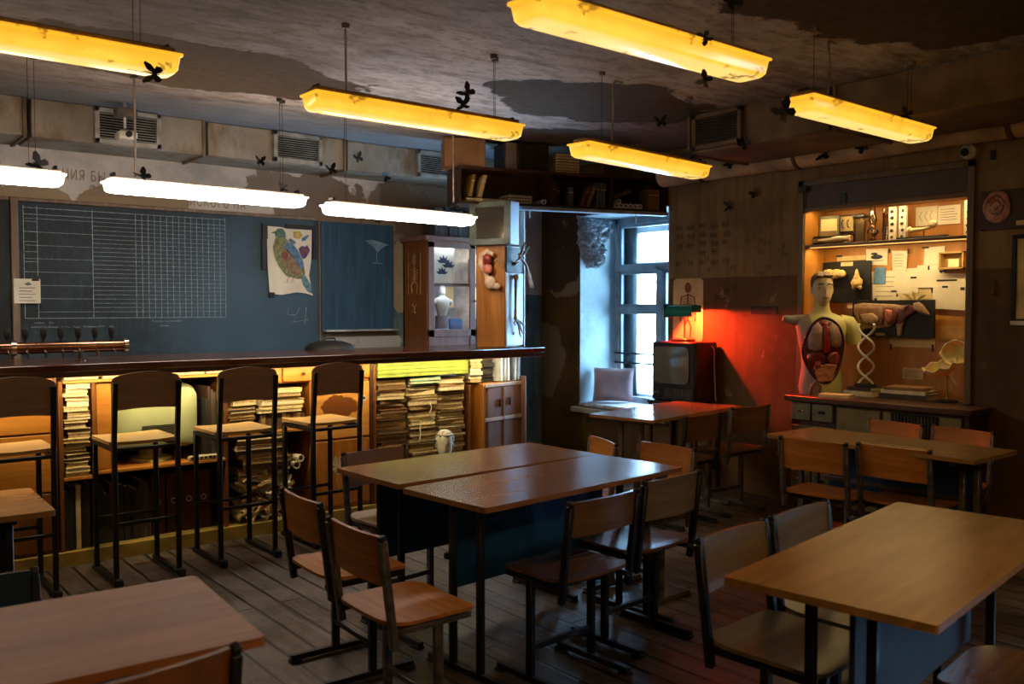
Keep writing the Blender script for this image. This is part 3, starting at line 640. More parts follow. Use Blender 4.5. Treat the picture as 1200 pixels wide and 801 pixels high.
# ------------------------------------------------------------------ school chairs
def chair(label, x, y, rz, wmat, fmat, s=1.0, bmat=None, bh=.17):
    r = thing('school_chair', label, 'chair', (x, y, 0), rz, 'school chairs')
    def seat(u, v):
        return ((u, v, .435-.02*max(0, (v-.1)/.1)**2*.6-.012*math.cos(u*8)*0+.018*(u/.19)**2*.3+.012*max(0, (-v-.1)/.1)), (0, 0, 1))
    MB().panel(.40, .385, .013, seat, .075, 10, 12).build('seat', wmat, r, 50)
    def back(u, v):
        a = u/.52; return ((.52*math.sin(a), -.205-.52*(1-math.cos(a))*-.55-.10*v-.012, .665+v), (0, -1, -.1))
    MB().panel(.405, bh, .012, (lambda u, v: back(u, v+(.17-bh)/2)), .022, 12, 8).build('backrest', bmat or wmat, r, 50)
    for sx in (-1, 1):
        X = sx*.172
        MB().bar((X, .02, .03), (X, .02, .415), .026, .032).build('leg', fmat, r)
        MB().bar((X, -.19, .02), (X, .21, .02), .028, .026).build('foot_rail', fmat, r)
        MB().bar((X, -.185, .412), (X, .16, .412), .022, .022).build('seat_rail', fmat, r)
        MB().bar((sx*.187, -.165, .36), (sx*.187, -.212, .735), .024, .028).build('back_post', fmat, r)
        MB().bar((sx*.187, -.208, .735), (sx*.187, -.2155, .755), .02, .024).build('post_cap', BLK, r)
        for y in (-.17, .19): MB().box(X-.02, X+.02, y-.025, y+.025, 0, .012, .003).build('glide', BLK, r)
    MB().bar((-.172, .02, .14), (.172, .02, .14), .024, .024).build('stretcher', fmat, r)
    MB().bar((-.172, -.10, .406), (.172, -.10, .406), .02, .02).build('cross_rail', fmat, r)
    if s != 1: r.scale = (s, s, s)
    return r
chair('orange plywood school chair with black frame beside the bar chairs', 1.78, 3.315, -92, O_WOOD, BLACK, .99)
chair('orange plywood school chair with grey frame nearest the camera aisle', 1.70, 2.73, -90, O_WOOD, GREYM, .99)
chair('dark school chair nearest the camera at the long side of the joined desks', 2.435, 2.69, 3, D_WOOD, BLACK, 1.02, None, .135)
chair('dark school chair with daylight on its seat by the desk corner', 2.955, 2.80, 4, D_WOOD, BLACK, 1.02, G_WOOD)
chair('school chair with lilac lit seat at the end of the joined desks', 3.41, 3.20, 90, O_WOOD, GREYM, 1.02)
chair('school chair behind the joined desks with only its brown back top showing', 3.37, 3.70, 68, O_WOOD, GREYM, 1.0)
chair('brown laminate chair tucked behind the joined desks before the folder piles', 2.35, 3.83, 186, BARBACK, GREYM, 1.02)
chair('grey backed school chair with a smooth seat cut by the photo bottom edge', 2.425, 1.62, 184, G_WOOD, BLACK, 1.02)
chair('grey school chair with white scuffs tucked under the pale desk', 2.87, 1.66, 184, G_WOOD, BLACK, 1.02)
chair('school chair with blue lit seat under the pale desk front edge', 2.72, 1.05, 8, D_WOOD, BLACK, 1.0)
chair('brown school chair with grey posts before the narrow desk, nearer the window', 4.60, 2.83, -84, O_WOOD, GREYM, 1.02)
chair('brown school chair with grey posts before the narrow desk, further from the window', 4.72, 2.42, -86, O_WOOD, GREYM, 1.02)
chair('orange backed school chair behind the narrow desk in front of the drawers', 5.30, 2.96, 82, O_WOOD, GREYM, 1.02)
chair('orange backed school chair behind the narrow desk in front of the radiator grille', 5.29, 2.53, 82, O_WOOD, GREYM, 1.02)
chair('dark school chair with black posts at the red lit window desk', 4.785, 4.12, 2, D_WOOD, BLACK, 1.03)
chair('dark school chair at the end of the window desk near the red wall', 5.38, 4.16, -4, D_WOOD, GREYM, 1.05)
TEALC = M('dark_teal_laminate', (18, 44, 54), .4)
chair('dark teal school chair behind the tan desk in the near corner', .345, 2.62, 184, TEALC, BLACK, 1.0)
chair('dark brown chair back rising over the near tan desk edge', .50, 2.035, 5, CAB_BROWN, BLACK, 1.04)
REDC = M('dull_red_laminate', (96, 36, 22), .45)
chair('dull red school chair half hidden under the small tan desk', .10, 3.52, 0, REDC, BLACK, .98)

# ------------------------------------------------------------------ bar chairs
def bar_chair():
    r = thing('bar_chair', 'tall', 'bar chair', (0, 0, 0), 0, 'tall bar chairs along the counter')
    MB().panel(.37, .375, .018, lambda u, v: ((u, v+.03, .762+.006*(u/.18)**2), (0, 0, 1)), .03, 8, 8).build('seat', BARSEAT, r, 40)
    def back(u, v):
        a = u/.6; top = .030*(1-(u/.185)**2) if v > 0 else 0
        return ((.6*math.sin(a), -.212+.6*(1-math.cos(a))*.55-.03*v, 1.035+v+top*min(1, v/.08)-.012*(1-(u/.185)**2)*(v < 0)*min(1, -v/.08)*-1), (0, -1, 0))
    MB().panel(.37, .18, .013, back, .028, 12, 10).build('backrest', BARBACK, r, 50)
    for sx in (-1, 1):
        X = sx*.168
        mb = MB(); mb.bar((X, -.185, .02), (X, -.185, .80), .026); mb.bar((X, -.185, .79), (X, -.218, 1.10), .026); mb.build('rear_leg', BLACK, r)
        MB().bar((X, .19, .02), (X, .19, .75), .026).build('front_leg', BLACK, r)
        MB().bar((X, -.22, .014), (X, .235, .014), .03, .026).build('foot_rail', BLACK, r)
        MB().bar((X, -.18, .738), (X, .19, .738), .024).build('seat_rail', BLACK, r)
        MB().box(X-.02, X+.02, -.245, -.205, 0, .045, .006).build('foot_cap', BLK, r)
    for y, z in ((-.185, .33), (.19, .30), (.19, .735), (-.185, .735)): MB().bar((-.168, y, z), (.168, y, z), .02, .02).build('footrest' if z < .5 else 'cross_rail', BLACK, r)
    return r
b0 = bar_chair()
for i, (x, y, rz, lab) in enumerate(((.85, 5.23, 0, 'tall bar chair cut by the photo edge before the honey cabinet'), (1.48, 5.24, 1, 'tall bar chair standing before the pale old monitor'),
        (2.06, 5.26, 1, 'tall bar chair standing before the messy paper pile'), (2.66, 5.30, 3, 'tall bar chair standing before the stained cabinet door'))):
    if i == 0: at(b0, (x, y, 0), rz); b0['label'] = lab
    else: dup(b0, (x, y, 0), rz, lab)

# ------------------------------------------------------------------ books and piles under the counter
def pal(name, cols, rough=.75): return [M('%s_%d' % (name, i), c, rough, 0, .12, 12) for i, c in enumerate(cols)]
CREAM = pal('cream_cover', [(214, 196, 148), (196, 174, 120), (222, 208, 168), (176, 150, 100), (204, 188, 150)])
BROWN = pal('brown_cover', [(120, 84, 50), (96, 66, 42), (142, 106, 66), (84, 60, 44), (150, 122, 84)])
DARKB = pal('dark_cover', [(36, 34, 38), (52, 44, 40), (34, 42, 50), (62, 40, 32), (70, 62, 52)])
PAGES = M('page_block', (206, 190, 152), .9, 0, .15, 60); PAGE_SET = [PAGES, M('page_block_tan', (168, 142, 102), .9, 0, .2, 60), M('page_block_brown', (112, 88, 60), .9, 0, .2, 60), M('page_block_pale', (216, 206, 180), .9, 0, .12, 60)]
RB = random.Random(11)
def book(name, w_, d, h, cover, pages=PAGES, wob=0):
    """lying flat, fore-edge towards -Y; one mesh of cover boards, spine and page block"""
    t = min(.003, h*.12); mb = MB()
    mb.box(-w_/2, w_/2, -d/2, d/2, 0, t, 0, 0); mb.box(-w_/2, w_/2, -d/2, d/2, h-t, h, 0, 0)
    mb.box(-w_/2, w_/2, d/2-.003, d/2, t, h-t, 0, 0); mb.box(-w_/2+.003, w_/2-.003, -d/2+.004, d/2-.003, t, h-t, 0, 1)
    return mb.build(name, [cover, pages], None, 0)
def stack(name, label, group, x, y, z, top, w_, d, hs, mats, cat='book', jit=.012, rot=4, pages=None):
    while z < top-hs[0]:
        h = RB.uniform(*hs); h = min(h, top-z)
        o = tag(book(name, w_*RB.uniform(.86, 1.04), d*RB.uniform(.9, 1.02), h, RB.choice(mats), pages or RB.choice(PAGE_SET)), label, cat, group)
        o.location = (x+RB.uniform(-jit, jit), y+RB.uniform(-jit, jit), z+.0005); o.rotation_euler.z = R(RB.uniform(-rot, rot)); z += h+.001
    return z
def upright(name, label, group, x0, x1, y, z, hs, ts, mats, depth=.16, cat='book', lean=0):
    x = x0
    while x < x1-.01:
        t = min(RB.uniform(*ts), x1-x); h = RB.uniform(*hs)
        o = tag(book(name, h, depth, t, RB.choice(mats)), label, cat, group)
        o.rotation_euler = (0, R(-90), 0); o.location = (x+t, y+RB.uniform(-.006, .006), z+h/2+.0008); o.rotation_euler.z = R(180); o.rotation_euler = (0, R(90), R(180)) if False else (R(180), R(-90), 0)
        o.location.x = x; x += t+.0012
# stage front plane of the goods: y about 5.63
stack('old_book', 'yellowed old book in the tall narrow stack beside the honey cabinet', 'tall narrow stack of yellowed books', 1.265, 5.72, .516, 1.058, .135, .19, (.018, .034), CREAM+CREAM+BROWN[2:3])
upright('old_book', 'upright old book on the lowest shelf beside the honey cabinet', 'upright books under the tall narrow stack', 1.195, 1.335, 5.74, .087, (.34, .39), (.014, .026), DARKB+CREAM[:2], .2)
TEALB = M('teal_cover', (110, 168, 160), .6)
o = tag(book('flat_book', .19, .2, .042, TEALB), 'teal covered flat book on the top shelf board under the counter', 'book'); at(o, (1.29, 5.72, 1.0815), 0)
o = tag(book('flat_book', .20, .22, .024, CREAM[2]), 'white flat book lying beside the teal book under the counter', 'book'); at(o, (1.50, 5.72, 1.0815), 1)
o = tag(book('flat_book', .19, .2, .020, TEALB), 'thin pale teal book on the white flat book under the counter', 'book'); at(o, (1.505, 5.72, 1.107), -2)
for i, (x, w_, h, m, lab) in enumerate(((1.69, .2, .048, CREAM[0], 'wide cream book on the top shelf board under the counter'), (1.91, .2, .022, CREAM[2], 'lower of two cream books beside the wide cream book'), (1.91, .205, .028, CREAM[0], 'upper of two cream books beside the wide cream book'), (2.075, .115, .046, CREAM[4], 'small cream book next to the white socket box'))):
    o = tag(book('flat_book', w_, .22, h, m), lab, 'book'); at(o, (x, 5.73, 1.0815+(.0228 if i == 2 else 0)), RB.uniform(-1.5, 1.5))
sb = thing('socket_box', 'small white socket box under the counter beside the drawers', 'socket', (2.215, 5.632, 1.098)); MB().box(-.05, .05, -.01, .02, -.016, .022, .005).build('casing', WHITEP, sb); MB().lathe([(.012, 0), (.012, .004)], n=14).build('outlet', BLK, sb).matrix_local = Matrix.Translation((0, -.01, .003)) @ Matrix.Rotation(R(90), 4, 'X')
# honey cabinet at the photo edge
hc = thing('storage_cabinet', 'honey coloured wooden cabinet under the counter at the photo edge', 'cabinet', (.72, 5.64, .086))
MB().box(-.42, .44, 0, .5, 0, 1.018, .003).build('carcass', CAB_BROWN, hc)
for x0, x1, z0, z1, m in ((-.40, .42, .70, 1.01, CAB_LIGHT), (-.40, .42, .36, .69, CAB_LIGHT), (-.40, .42, .02, .35, CAB_BROWN)): MB().box(x0, x1, -.018, 0, z0, z1, .004).build('drawer_front', m, hc)
for z in (.86, .53, .19): MB().lathe([(.006, 0), (.006, .012), (.014, .018), (.012, .026), (.002, .028)], n=14).build('knob', CAB_DARK, hc).matrix_local = Matrix.Translation((-.1, -.018, z)) @ Matrix.Rotation(R(90), 4, 'X')
# tan board box and pale monitor
tb = tag(MB().box(1.37, 1.455, 5.64, 6.0, .537, 1.05, .006).build('cardboard_box', CAB_LIGHT), 'narrow tan box standing upright beside the pale old monitor', 'box')
cm = thing('old_monitor', 'bulky pale green old monitor on the shelf behind the bar chairs', 'monitor', (1.74, 5.68, .537))
MONI = M('pale_green_plastic', (176, 184, 142), .35, 0, .1, 3)
def rr(hx, z0, z1, y, rad, n=6):
    pts = []
    for cx, cz, a0 in ((hx-rad, z1-rad, 0), (-hx+rad, z1-rad, 90), (-hx+rad, z0+rad, 180), (hx-rad, z0+rad, 270)):
        for k in range(n): a = R(a0+90*k/(n-1)); pts.append((cx+rad*math.cos(a), y, cz+rad*math.sin(a)))
    return pts
MB().loft([rr(.20, .12, .40, .0, .05), rr(.245, .09, .46, .02, .06), rr(.255, .08, .475, .08, .06), rr(.262, .075, .478, .24, .05), rr(.262, .075, .478, .34, .05)]).build('housing', MONI, cm, 50)
mb = MB(); mb.lathe([(.13, 0), (.125, .02), (.07, .03), (.06, .09)], (0, .17, 0), 24); mb.build('stand', MONI, cm)
mb = MB()
for k in range(7): mb.box(-.10, .10, -.006, .03, .16+.012*k, .164+.012*k)
mb.build('vent_slots', GREYM, cm)
upright('record_sleeve', 'thin dark sleeve standing beside the pale old monitor', 'dark sleeves beside the monitor', 2.02, 2.13, 5.76, .537, (.38, .46), (.012, .02), DARKB, .24, 'sleeve')
# red-brown binders and dark books on the bottom shelf
BIND = M('oxblood_binder', (74, 28, 20), .5, 0, .2); RING = M('nickel_ring', (196, 190, 180), .3, .9)
for i, x in enumerate((1.735, 1.83, 1.925, 2.02)):
    b_ = thing('ring_binder', 'oxblood ring binder, %s on the lowest shelf under the monitor' % ('first from the dark books', 'second from the dark books', 'third from the dark books', 'fourth, beside the paper heap')[i], 'binder', (x, 5.70, .0866), 0, 'oxblood ring binders')
    mb = MB(); mb.box(-.042, .042, -.005, .0, 0, .375, .001); mb.box(-.042, -.038, 0, .27, 0, .375); mb.box(.038, .042, 0, .27, 0, .375); mb.box(-.032, .032, .01, .25, .004, .3, 0); mb.build('covers', BIND, b_, 0)
    mb = MB(); pts = [(.016*math.cos(a*PI/8), -.006, .2+.016*math.sin(a*PI/8)) for a in range(16)]; mb.tube(pts, .0028, 6, 0, True); mb.build('finger_ring', RING, b_)
upright('dark_book', 'dark upright book on the lowest shelf under the monitor', 'dark books on the lowest shelf', 1.385, 1.685, 5.78, .087, (.28, .36), (.02, .035), DARKB, .2)
KEYS = M('ivory_keys', (200, 190, 160), .5)
kb = thing('adding_machine', 'ivory topped desk gadget lying on the shelf under the monitor', 'gadget', (2.005, 5.635, .5365)); MB().box(-.10, .085, -.02, .02, 0, .03, .006).build('body', KEYS, kb)
mb = MB()
for k in range(6): mb.box(-.088+.028*k, -.07+.028*k, -.0225, -.018, .008, .022, .001)
mb.build('keys', BLK, kb)
# paper heap beside it: shelf with book piles
stack('old_book', 'old book in the upper pile left of the stained cabinet door', 'upper pile beside the stained door', 2.26, 5.74, .685, .90, .19, .22, (.016, .032), BROWN+CREAM+DARKB, rot=7)
stack('paper_file', 'cream paper file in the flat stack beside the stained cabinet door', 'flat stack of cream files', 2.53, 5.75, .80, .965, .30, .25, (.02, .036), CREAM+CREAM[:2], 'file', rot=3)
upright('leaning_file', 'worn file standing under the cream files beside the stained door', 'worn files standing under the cream files', 2.39, 2.70, 5.74, .685, (.095, .11), (.02, .034), CREAM+BROWN, .2, 'file')
stack('paper_file', 'thick cardboard file below the pile shelf behind the bar chair', 'cardboard files below the pile shelf', 2.40, 5.74, .40, .66, .36, .24, (.022, .04), BROWN+CREAM[1:2]+DARKB[4:], 'file', rot=6, jit=.03)
RS = random.Random(8); mb = MB()
for i in range(46):       # crumpled loose sheets slumping over each other
    x = RS.uniform(2.30, 2.58); z = RS.uniform(.09, .37); tlt = RS.uniform(-.9, .9); y = RS.uniform(5.64, 5.72)
    Mx = Matrix.Translation((x, y, z)) @ Matrix.Rotation(RS.uniform(-.5, .5), 4, 'Z') @ Matrix.Rotation(tlt, 4, 'Y') @ Matrix.Rotation(RS.uniform(-.3, .3), 4, 'X')
    w_, h_ = RS.uniform(.07, .125), RS.uniform(.006, .02); n = 6; vs = []; fs = []
    for a in range(n+1):
        u = (a/n-.5)*2*w_; bb_ = .02*math.sin(a*1.1+i)
        for y_ in (-.02, .12):
            for zz in (0, h_): vs.append(Mx @ Vector((u, y_, bb_+zz)))
    for a in range(n):
        q = a*4; fs += [(q, q+4, q+5, q+1), (q+2, q+3, q+7, q+6), (q+1, q+5, q+7, q+3), (q, q+2, q+6, q+4)]
    mb.add(vs, fs, RS.choice((0, 0, 1, 2)))
tag(mb.build('paper_heap', [PAPER2, PAPER, BROWN[2]], None, 0), 'slumped heap of crumpled loose papers under the bar counter', 'papers', kind='stuff')
for x, z, lab in ((2.64, .44, 'rolled paper tube poking out of the files, upper one'), (2.63, .395, 'rolled paper tube poking out of the files, lower one')):
    mb = MB(); mb.loft([[(r*math.cos(2*PI*k/16), y, r*math.sin(2*PI*k/16)) for k in range(16)] for r, y in ((.026, -.06), (.026, .2), (.018, .2), (.018, -.06), (.026, -.06))], 0, False)
    o = tag(mb.build('paper_tube', PAPER, None, 50), lab, 'paper roll'); o.location = (x, 5.66, z+.04); o.rotation_euler = (0, 0, R(12 if z > .42 else -8))
# honey cabinet with drawers and the stained door
dc = thing('drawer_cabinet', 'honey cabinet with a drawer row and stained doors under the counter', 'cabinet', (2.74, 5.64, .086))
MB().box(0, .486, .0, .5, 0, 1.02, .003).build('carcass', CAB_ORANGE, dc); MB().box(-.575, .0, .002, .5, .905, 1.02, .003).build('drawer_case', CAB_ORANGE, dc)
for x0, x1 in ((-.57, -.21), (-.20, .085), (.095, .475)):
    d_ = MB().box(x0, x1, -.016, 0, .915, 1.012, .004).build('drawer', CAB_LIGHT, dc); MB().lathe([(.006, 0), (.006, .01), (.012, .015), (.01, .022), (.002, .023)], n=12).build('knob', CAB_DARK, d_).matrix_local = Matrix.Translation(((x0+x1)/2, -.016, .965)) @ Matrix.Rotation(R(90), 4, 'X')
STAIN = NT('stained_door_veneer'); g = STAIN.noise(STAIN.map(STAIN.obj, (1.2, 14, 14)), 1.6, 5, .6, .6)
STAIN.col(STAIN.mix(STAIN.blob(STAIN.obj, (.22, -.016, .72), .10, .6, 9, .05, (.7, 1, 1.3)), STAIN.ramp(g, [(.3, (178, 118, 50)), (.7, (214, 156, 80))]), (112, 62, 24))); STAIN.p(rough=.4)
d_ = MB().box(.015, .455, -.018, 0, .50, .89, .004).build('door', STAIN.mat, dc)
mb = MB(); mb.lathe([(.021, 0), (.021, .003), (.011, .003), (.011, 0)], n=20); mb.build('keyhole_ring', WHITEP, d_).matrix_local = Matrix.Translation((.41, -.018, .77)) @ Matrix.Rotation(R(90), 4, 'X')
MB().lathe([(.0105, 0), (.0105, .002)], n=16).build('keyhole', BLK, d_).matrix_local = Matrix.Translation((.41, -.018, .77)) @ Matrix.Rotation(R(90), 4, 'X')
d2 = MB().box(.015, .455, -.018, 0, .03, .485, .004).build('door', CAB_ORANGE, dc)
mb = MB(); rn = random.Random(4)
for k in range(9):
    a = R(200+k*38); r_ = rn.uniform(.03, .07); mb.prism([(.2, .30), (.2+r_*math.cos(a-.3), .30+r_*math.sin(a-.3)), (.2+1.3*r_*math.cos(a), .30+1.3*r_*math.sin(a)), (.2+r_*math.cos(a+.3), .30+r_*math.sin(a+.3))], .001, lambda u, v, d: (u, -.0185-d, v))
mb.tube([(.2, -.019, .30), (.19, -.019, .2), (.21, -.019, .12)], .003, 5); mb.build('painted_flower', M('chalky_white_flower', (190, 176, 150), .9), d2)
mb = MB().box(.46, .486, -.022, 0, .0, 1.02, .003).build('door_post', CAB_DARK, dc)
# yellow-green folders, paper folders, mannequin head
FOLD = M('yellow_green_folder', (124, 142, 50), .6, 0, .08); 
for i in range(5):
    o = tag(book('document_folder', .80, .24, .027, FOLD, M('folder_paper', (136, 150, 62), .8)), 'wide yellow green folder in the flat pile right under the counter', 'folder', 'yellow green folders under the counter'); at(o, (3.655, 5.72, 1.0+.028*i-.006), RB.uniform(-.4, .4))
FILES = CREAM+BROWN+DARKB[3:]
zt = []
for x, w_, top, lab, grp in ((3.39, .25, .99, 'tattered paper folder in the pile beside the honey cabinet', 'folder pile beside the honey cabinet'), (3.66, .25, .94, 'tattered paper folder in the pile under the teal folders', 'folder pile under the teal folders'), (3.925, .25, .97, 'tattered paper folder in the pile beside the corner cabinet', 'folder pile beside the corner cabinet')):
    zt.append(stack('paper_folder', lab, grp, x, 5.76, .087, top-.01, w_, .25, (.012, .038), FILES, 'folder', .014, 6))
TEALF = M('teal_folder', (84, 158, 140), .6)
for i in range(2):
    o = tag(book('document_folder', .27, .23, .022, TEALF), ('lower' if i == 0 else 'upper')+' teal folder on the middle pile tied with yellow tape', 'folder'); at(o, (3.675, 5.73, zt[1]+.002+.0235*i), 2-4*i)
RIB = M('white_tie_tape', (206, 200, 186), .8)
for x, z, k in ((3.70, .80, 1), (3.62, .66, -1)):
    mb = MB(); mb.tube([(x, 5.61, z), (x+.012*k, 5.6, z-.05), (x-.006, 5.603, z-.10), (x+.02*k, 5.6, z-.16)], .004, 5); tag(mb.build('tie_tape', RIB), 'loose white tie tape hanging from the folder pile, '+('upper one' if k > 0 else 'lower one'), 'tape')
mh = thing('mannequin_head', 'pale plaster mannequin head in front of the folder piles', 'head', (3.72, 5.44, .0), -32)
STONE = M('pale_plaster_cast', (190, 184, 158), .7, 0, .12, 14)
def head_mesh(mb, s=1.0, c=(0, 0, 0), hair=False, m=0):
    """face towards -Y; chin at z = c.z, crown at c.z + .235 s"""
    rows = [(-.10, .052, .050, .035), (-.03, .05, .052, .03), (.0, .038, .06, .0), (.018, .048, .068, -.008), (.045, .06, .078, -.006), (.075, .068, .086, .0), (.105, .072, .092, .004), (.135, .075, .096, .008), (.165, .074, .096, .012), (.195, .064, .084, .016), (.218, .044, .06, .018), (.233, .018, .026, .018)]
    rings = []
    for z, rx, ry, oy in rows:
        ring = []
        for k in range(32):
            a = 2*PI*k/32; x = rx*math.sin(a); y = -ry*math.cos(a)+oy
            f = max(0, math.cos(a))
            if z > 0:
                nose = math.exp(-((z-.088)/.022)**2)*math.exp(-(x/.012)**2)*.022*(1 if z < .1 else .7)+math.exp(-((z-.11)/.02)**2)*math.exp(-(x/.009)**2)*.010
                eye = -.010*math.exp(-((z-.118)/.012)**2)*math.exp(-((abs(x)-.03)/.014)**2)
                brow = .005*math.exp(-((z-.135)/.01)**2)*math.exp(-((abs(x)-.03)/.02)**2)
                lip = .006*math.exp(-((z-.047)/.008)**2)*math.exp(-(x/.02)**2)+.005*math.exp(-((z-.02)/.012)**2)*math.exp(-(x/.018)**2)
                if f > 0: y -= nose+eye+brow+lip
            ring.append((c[0]+x*s, c[1]+y*s, c[2]+z*s))
        rings.append(ring)
    # finer rows by interpolation
    fine = []
    for a, b_ in zip(rings, rings[1:]):
        fine.append(a); fine.append([tuple((p+q)/2 for p, q in zip(u, v)) for u, v in zip(a, b_)])
    fine.append(rings[-1]); mb.loft(fine, m)
    for sx in (-1, 1): mb.ell((c[0]+sx*.076*s, c[1]+.012*s, c[2]+.1*s), (.008*s, .018*s, .03*s), 6, m)
mb = MB(); mb.lathe([(.09, 0), (.09, .02), (.03, .03), (.025, .3), (.055, .31), (.055, .32)], (0, .02, 0), 20); mb.build('pedestal', CAB_DARK, mh)
mb = MB(); head_mesh(mb, .82, (0, 0, .40)); mb.build('face', STONE, mh, 60)
mb = MB(); rn = random.Random(9)
for k in range(150):
    a = rn.uniform(0, 2*PI); t = rn.uniform(.05, 1.55)
    if math.cos(a) > .3 and t > .9: continue
    mb.ell((  .058*math.sin(t)*math.sin(a), .006-.073*math.sin(t)*math.cos(a)*1.02, .515+.076*math.cos(t)), (.017, .017, .011), 5)
mb.build('hair', STONE, mh, 60)
# books at the end of the counter
stack('old_book', 'cream edged book in the short stack above the corner cabinet', 'cream edged short stack', 4.15, 5.72, .915, 1.13, .12, .2, (.022, .034), CREAM, rot=2)
stack('old_book', 'dark book lying in the short stack above the corner cabinet', 'dark short stack', 4.28, 5.73, .915, 1.13, .13, .17, (.022, .034), DARKB, rot=2, pages=DARKB[0])
# corner cabinet, standing skewed at the counter end
cc_ = thing('corner_cabinet', 'skewed wooden corner cabinet with mauve framed doors at the counter end', 'cabinet', (4.20, 5.60, 0), 13)
MB().box(0, .46, 0, .21, .02, .905, .004).build('carcass', CAB_ORANGE, cc_); MB().box(.002, .458, -.012, 0, .03, .895, .003).build('front_panel', CAB_PINK, cc_)
for z0, z1 in ((.63, .87), (.36, .60), (.06, .33)): MB().box(.03, .43, -.02, -.01, z0, z1, .004).build('door', CAB_PINK, cc_)
for z in (.615, .345, .885): MB().box(.0, .46, -.026, -.01, z-.014, z+.014, .003).build('ledge', M('pale_mauve_ledge', (170, 158, 158), .5), cc_)
for x in (.22,): MB().box(x, x+.012, -.028, -.018, .36, .87, .002).build('stile', CAB_PINK, cc_)
for x, z in ((.17, .74), (.3, .745), (.1, .2)): MB().box(x-.004, x+.004, -.035, -.018, z-.03, z+.03, .003).build('handle', BLACK, cc_)
MB().box(.462, .478, -.06, .20, .0, .94, .003).build('side_panel', CAB_PINK, cc_)
BLUEB = pal('pale_blue_file', [(196, 206, 216), (160, 176, 196), (214, 218, 222), (60, 64, 76)])
for i in range(6):
    u = .11+.045*i; px, py = 4.20+(u+.07)*math.cos(R(13)), 5.60+u*math.sin(R(13))+.115
    o = tag(book('file_binder', .195, .22, .022, BLUEB[i % 4]), 'pale upright file standing on the skewed corner cabinet', 'file', 'pale files on the corner cabinet'); o.rotation_euler = (R(180), R(-90+RB.uniform(-3, 3)), R(13)); o.location = (px, py, .908+.1)

# ------------------------------------------------------------------ glazed bookcase by the back wall
gc = thing('glazed_bookcase', 'faded mauve bookcase with glass doors beside the narrow blackboard', 'bookcase', (4.33, 6.60, 0))
MB().box(0, .02, 0, .395, 0, 2.09, .003).build('side_panel', CAB_BROWN, gc); MB().box(1.03, 1.05, 0, .395, 0, 2.09, .003).build('side_panel', CAB_BROWN, gc)
MB().box(0, 1.05, .37, .39, 0, 2.09).build('back_panel', M('bookcase_back_paper', (176, 178, 186), .8), gc)
MB().box(-.03, 1.08, -.03, .395, 2.09, 2.135, .006).build('cornice', CAB_PINK, gc); MB().box(0, 1.05, -.01, .39, 0, .08, .003).build('plinth', CAB_PINK, gc)
for z in (1.27, 1.70, .6): MB().box(.02, 1.03, .02, .37, z, z+.018).build('shelf', CAB_PINK, gc)
for x0, x1 in ((.005, .515), (.535, 1.045)):
    mb = MB()
    for a, b, c, d in ((x0, x0+.06, .09, 2.08), (x1-.06, x1, .09, 2.08), (x0, x1, 2.03, 2.08), (x0, x1, 1.24, 1.305), (x0, x1, .09, .2), (x0, x1, .70, .76)): mb.box(a, b, -.022, 0, c, d, .003)
    d_ = mb.build('door', CAB_PINK, gc); MB().box(x0+.05, x1-.05, -.013, -.010, 1.30, 2.035).build('glass_pane', CABGLASS, d_)
    MB().box(x0+.05, x1-.05, -.014, -.004, .19, 1.25, .002).build('lower_panel', CAB_PINK, d_)
MB().lathe([(.006, 0), (.006, .014), (.013, .02), (.01, .03), (.002, .031)], n=12).build('knob', CAB_DARK, gc).matrix_local = Matrix.Translation((.49, -.022, 1.56)) @ Matrix.Rotation(R(90), 4, 'X')
area('bookcase_fill_light', (4.62, 6.64, 2.07), (R(15), 0, 0), .35, .04, (.72, .84, 1), 1.2); area('bookcase_fill_light', (5.12, 6.64, 2.07), (R(15), 0, 0), .35, .04, (1, .86, .6), 3.5)  # unseen lights added to brighten the dark bookcase interior
area('bookcase_fill_light', (4.60, 6.645, 1.692), (R(20), 0, 0), .36, .03, (.72, .84, 1), 1.2); area('bookcase_fill_light', (5.12, 6.645, 1.692), (R(20), 0, 0), .36, .03, (1, .86, .6), 2.2)
def sheet(name, label, cat, x0, x1, y, z0, z1, mat, parent=None, kind=None, group=None):
    o = MB().box(x0, x1, y, y+.004, z0, z1).build(name, mat, parent, 0)
    return tag(o, label, cat, group) if label else o
LEAFY = M('leaf_print', (58, 66, 88), .8)
lp = sheet('leaf_print', 'white sheet with dark palmate leaves inside the glazed bookcase', 'print', 4.44, 4.665, 6.66, 1.722, 2.035, PAPER); mb = MB(); rn = random.Random(6)
for cx, cz, s in ((4.545, 1.90, .075), (4.60, 1.86, .075), (4.53, 1.80, .07)):
    for k in range(5):
        a = R(20+k*35); tip = (cx+s*math.cos(a), cz+s*math.sin(a)); mid = (cx+.5*s*math.cos(a), cz+.5*s*math.sin(a)); n_ = (-.2*s*math.sin(a), .2*s*math.cos(a))
        mb.prism([(cx, cz), (mid[0]+n_[0], mid[1]+n_[1]), tip, (mid[0]-n_[0], mid[1]-n_[1])], .001, lambda u, v, d: (u, 6.6585-d, v))
mb.build('leaves', LEAFY, lp)
def bust_mesh(mb, c, s):
    rows = [(0, .06, .05), (.03, .07, .055), (.10, .095, .07), (.17, .115, .075), (.215, .135, .068), (.245, .10, .055), (.265, .045, .045), (.29, .036, .04)]
    mb.loft([[(c[0]+rx*s*math.cos(2*PI*k/20), c[1]+ry*s*math.sin(2*PI*k/20), c[2]+z*s) for k in range(20)] for z, rx, ry in rows])
    head_mesh(mb, .62*s, (c[0], c[1], c[2]+.28*s))
    for sx in (-1, 1): mb.ell((c[0]+sx*.135*s, c[1], c[2]+.19*s), (.035*s, .04*s, .045*s), 8)
CAST = M('white_plaster_cast', (160, 154, 142), .6, 0, .06)
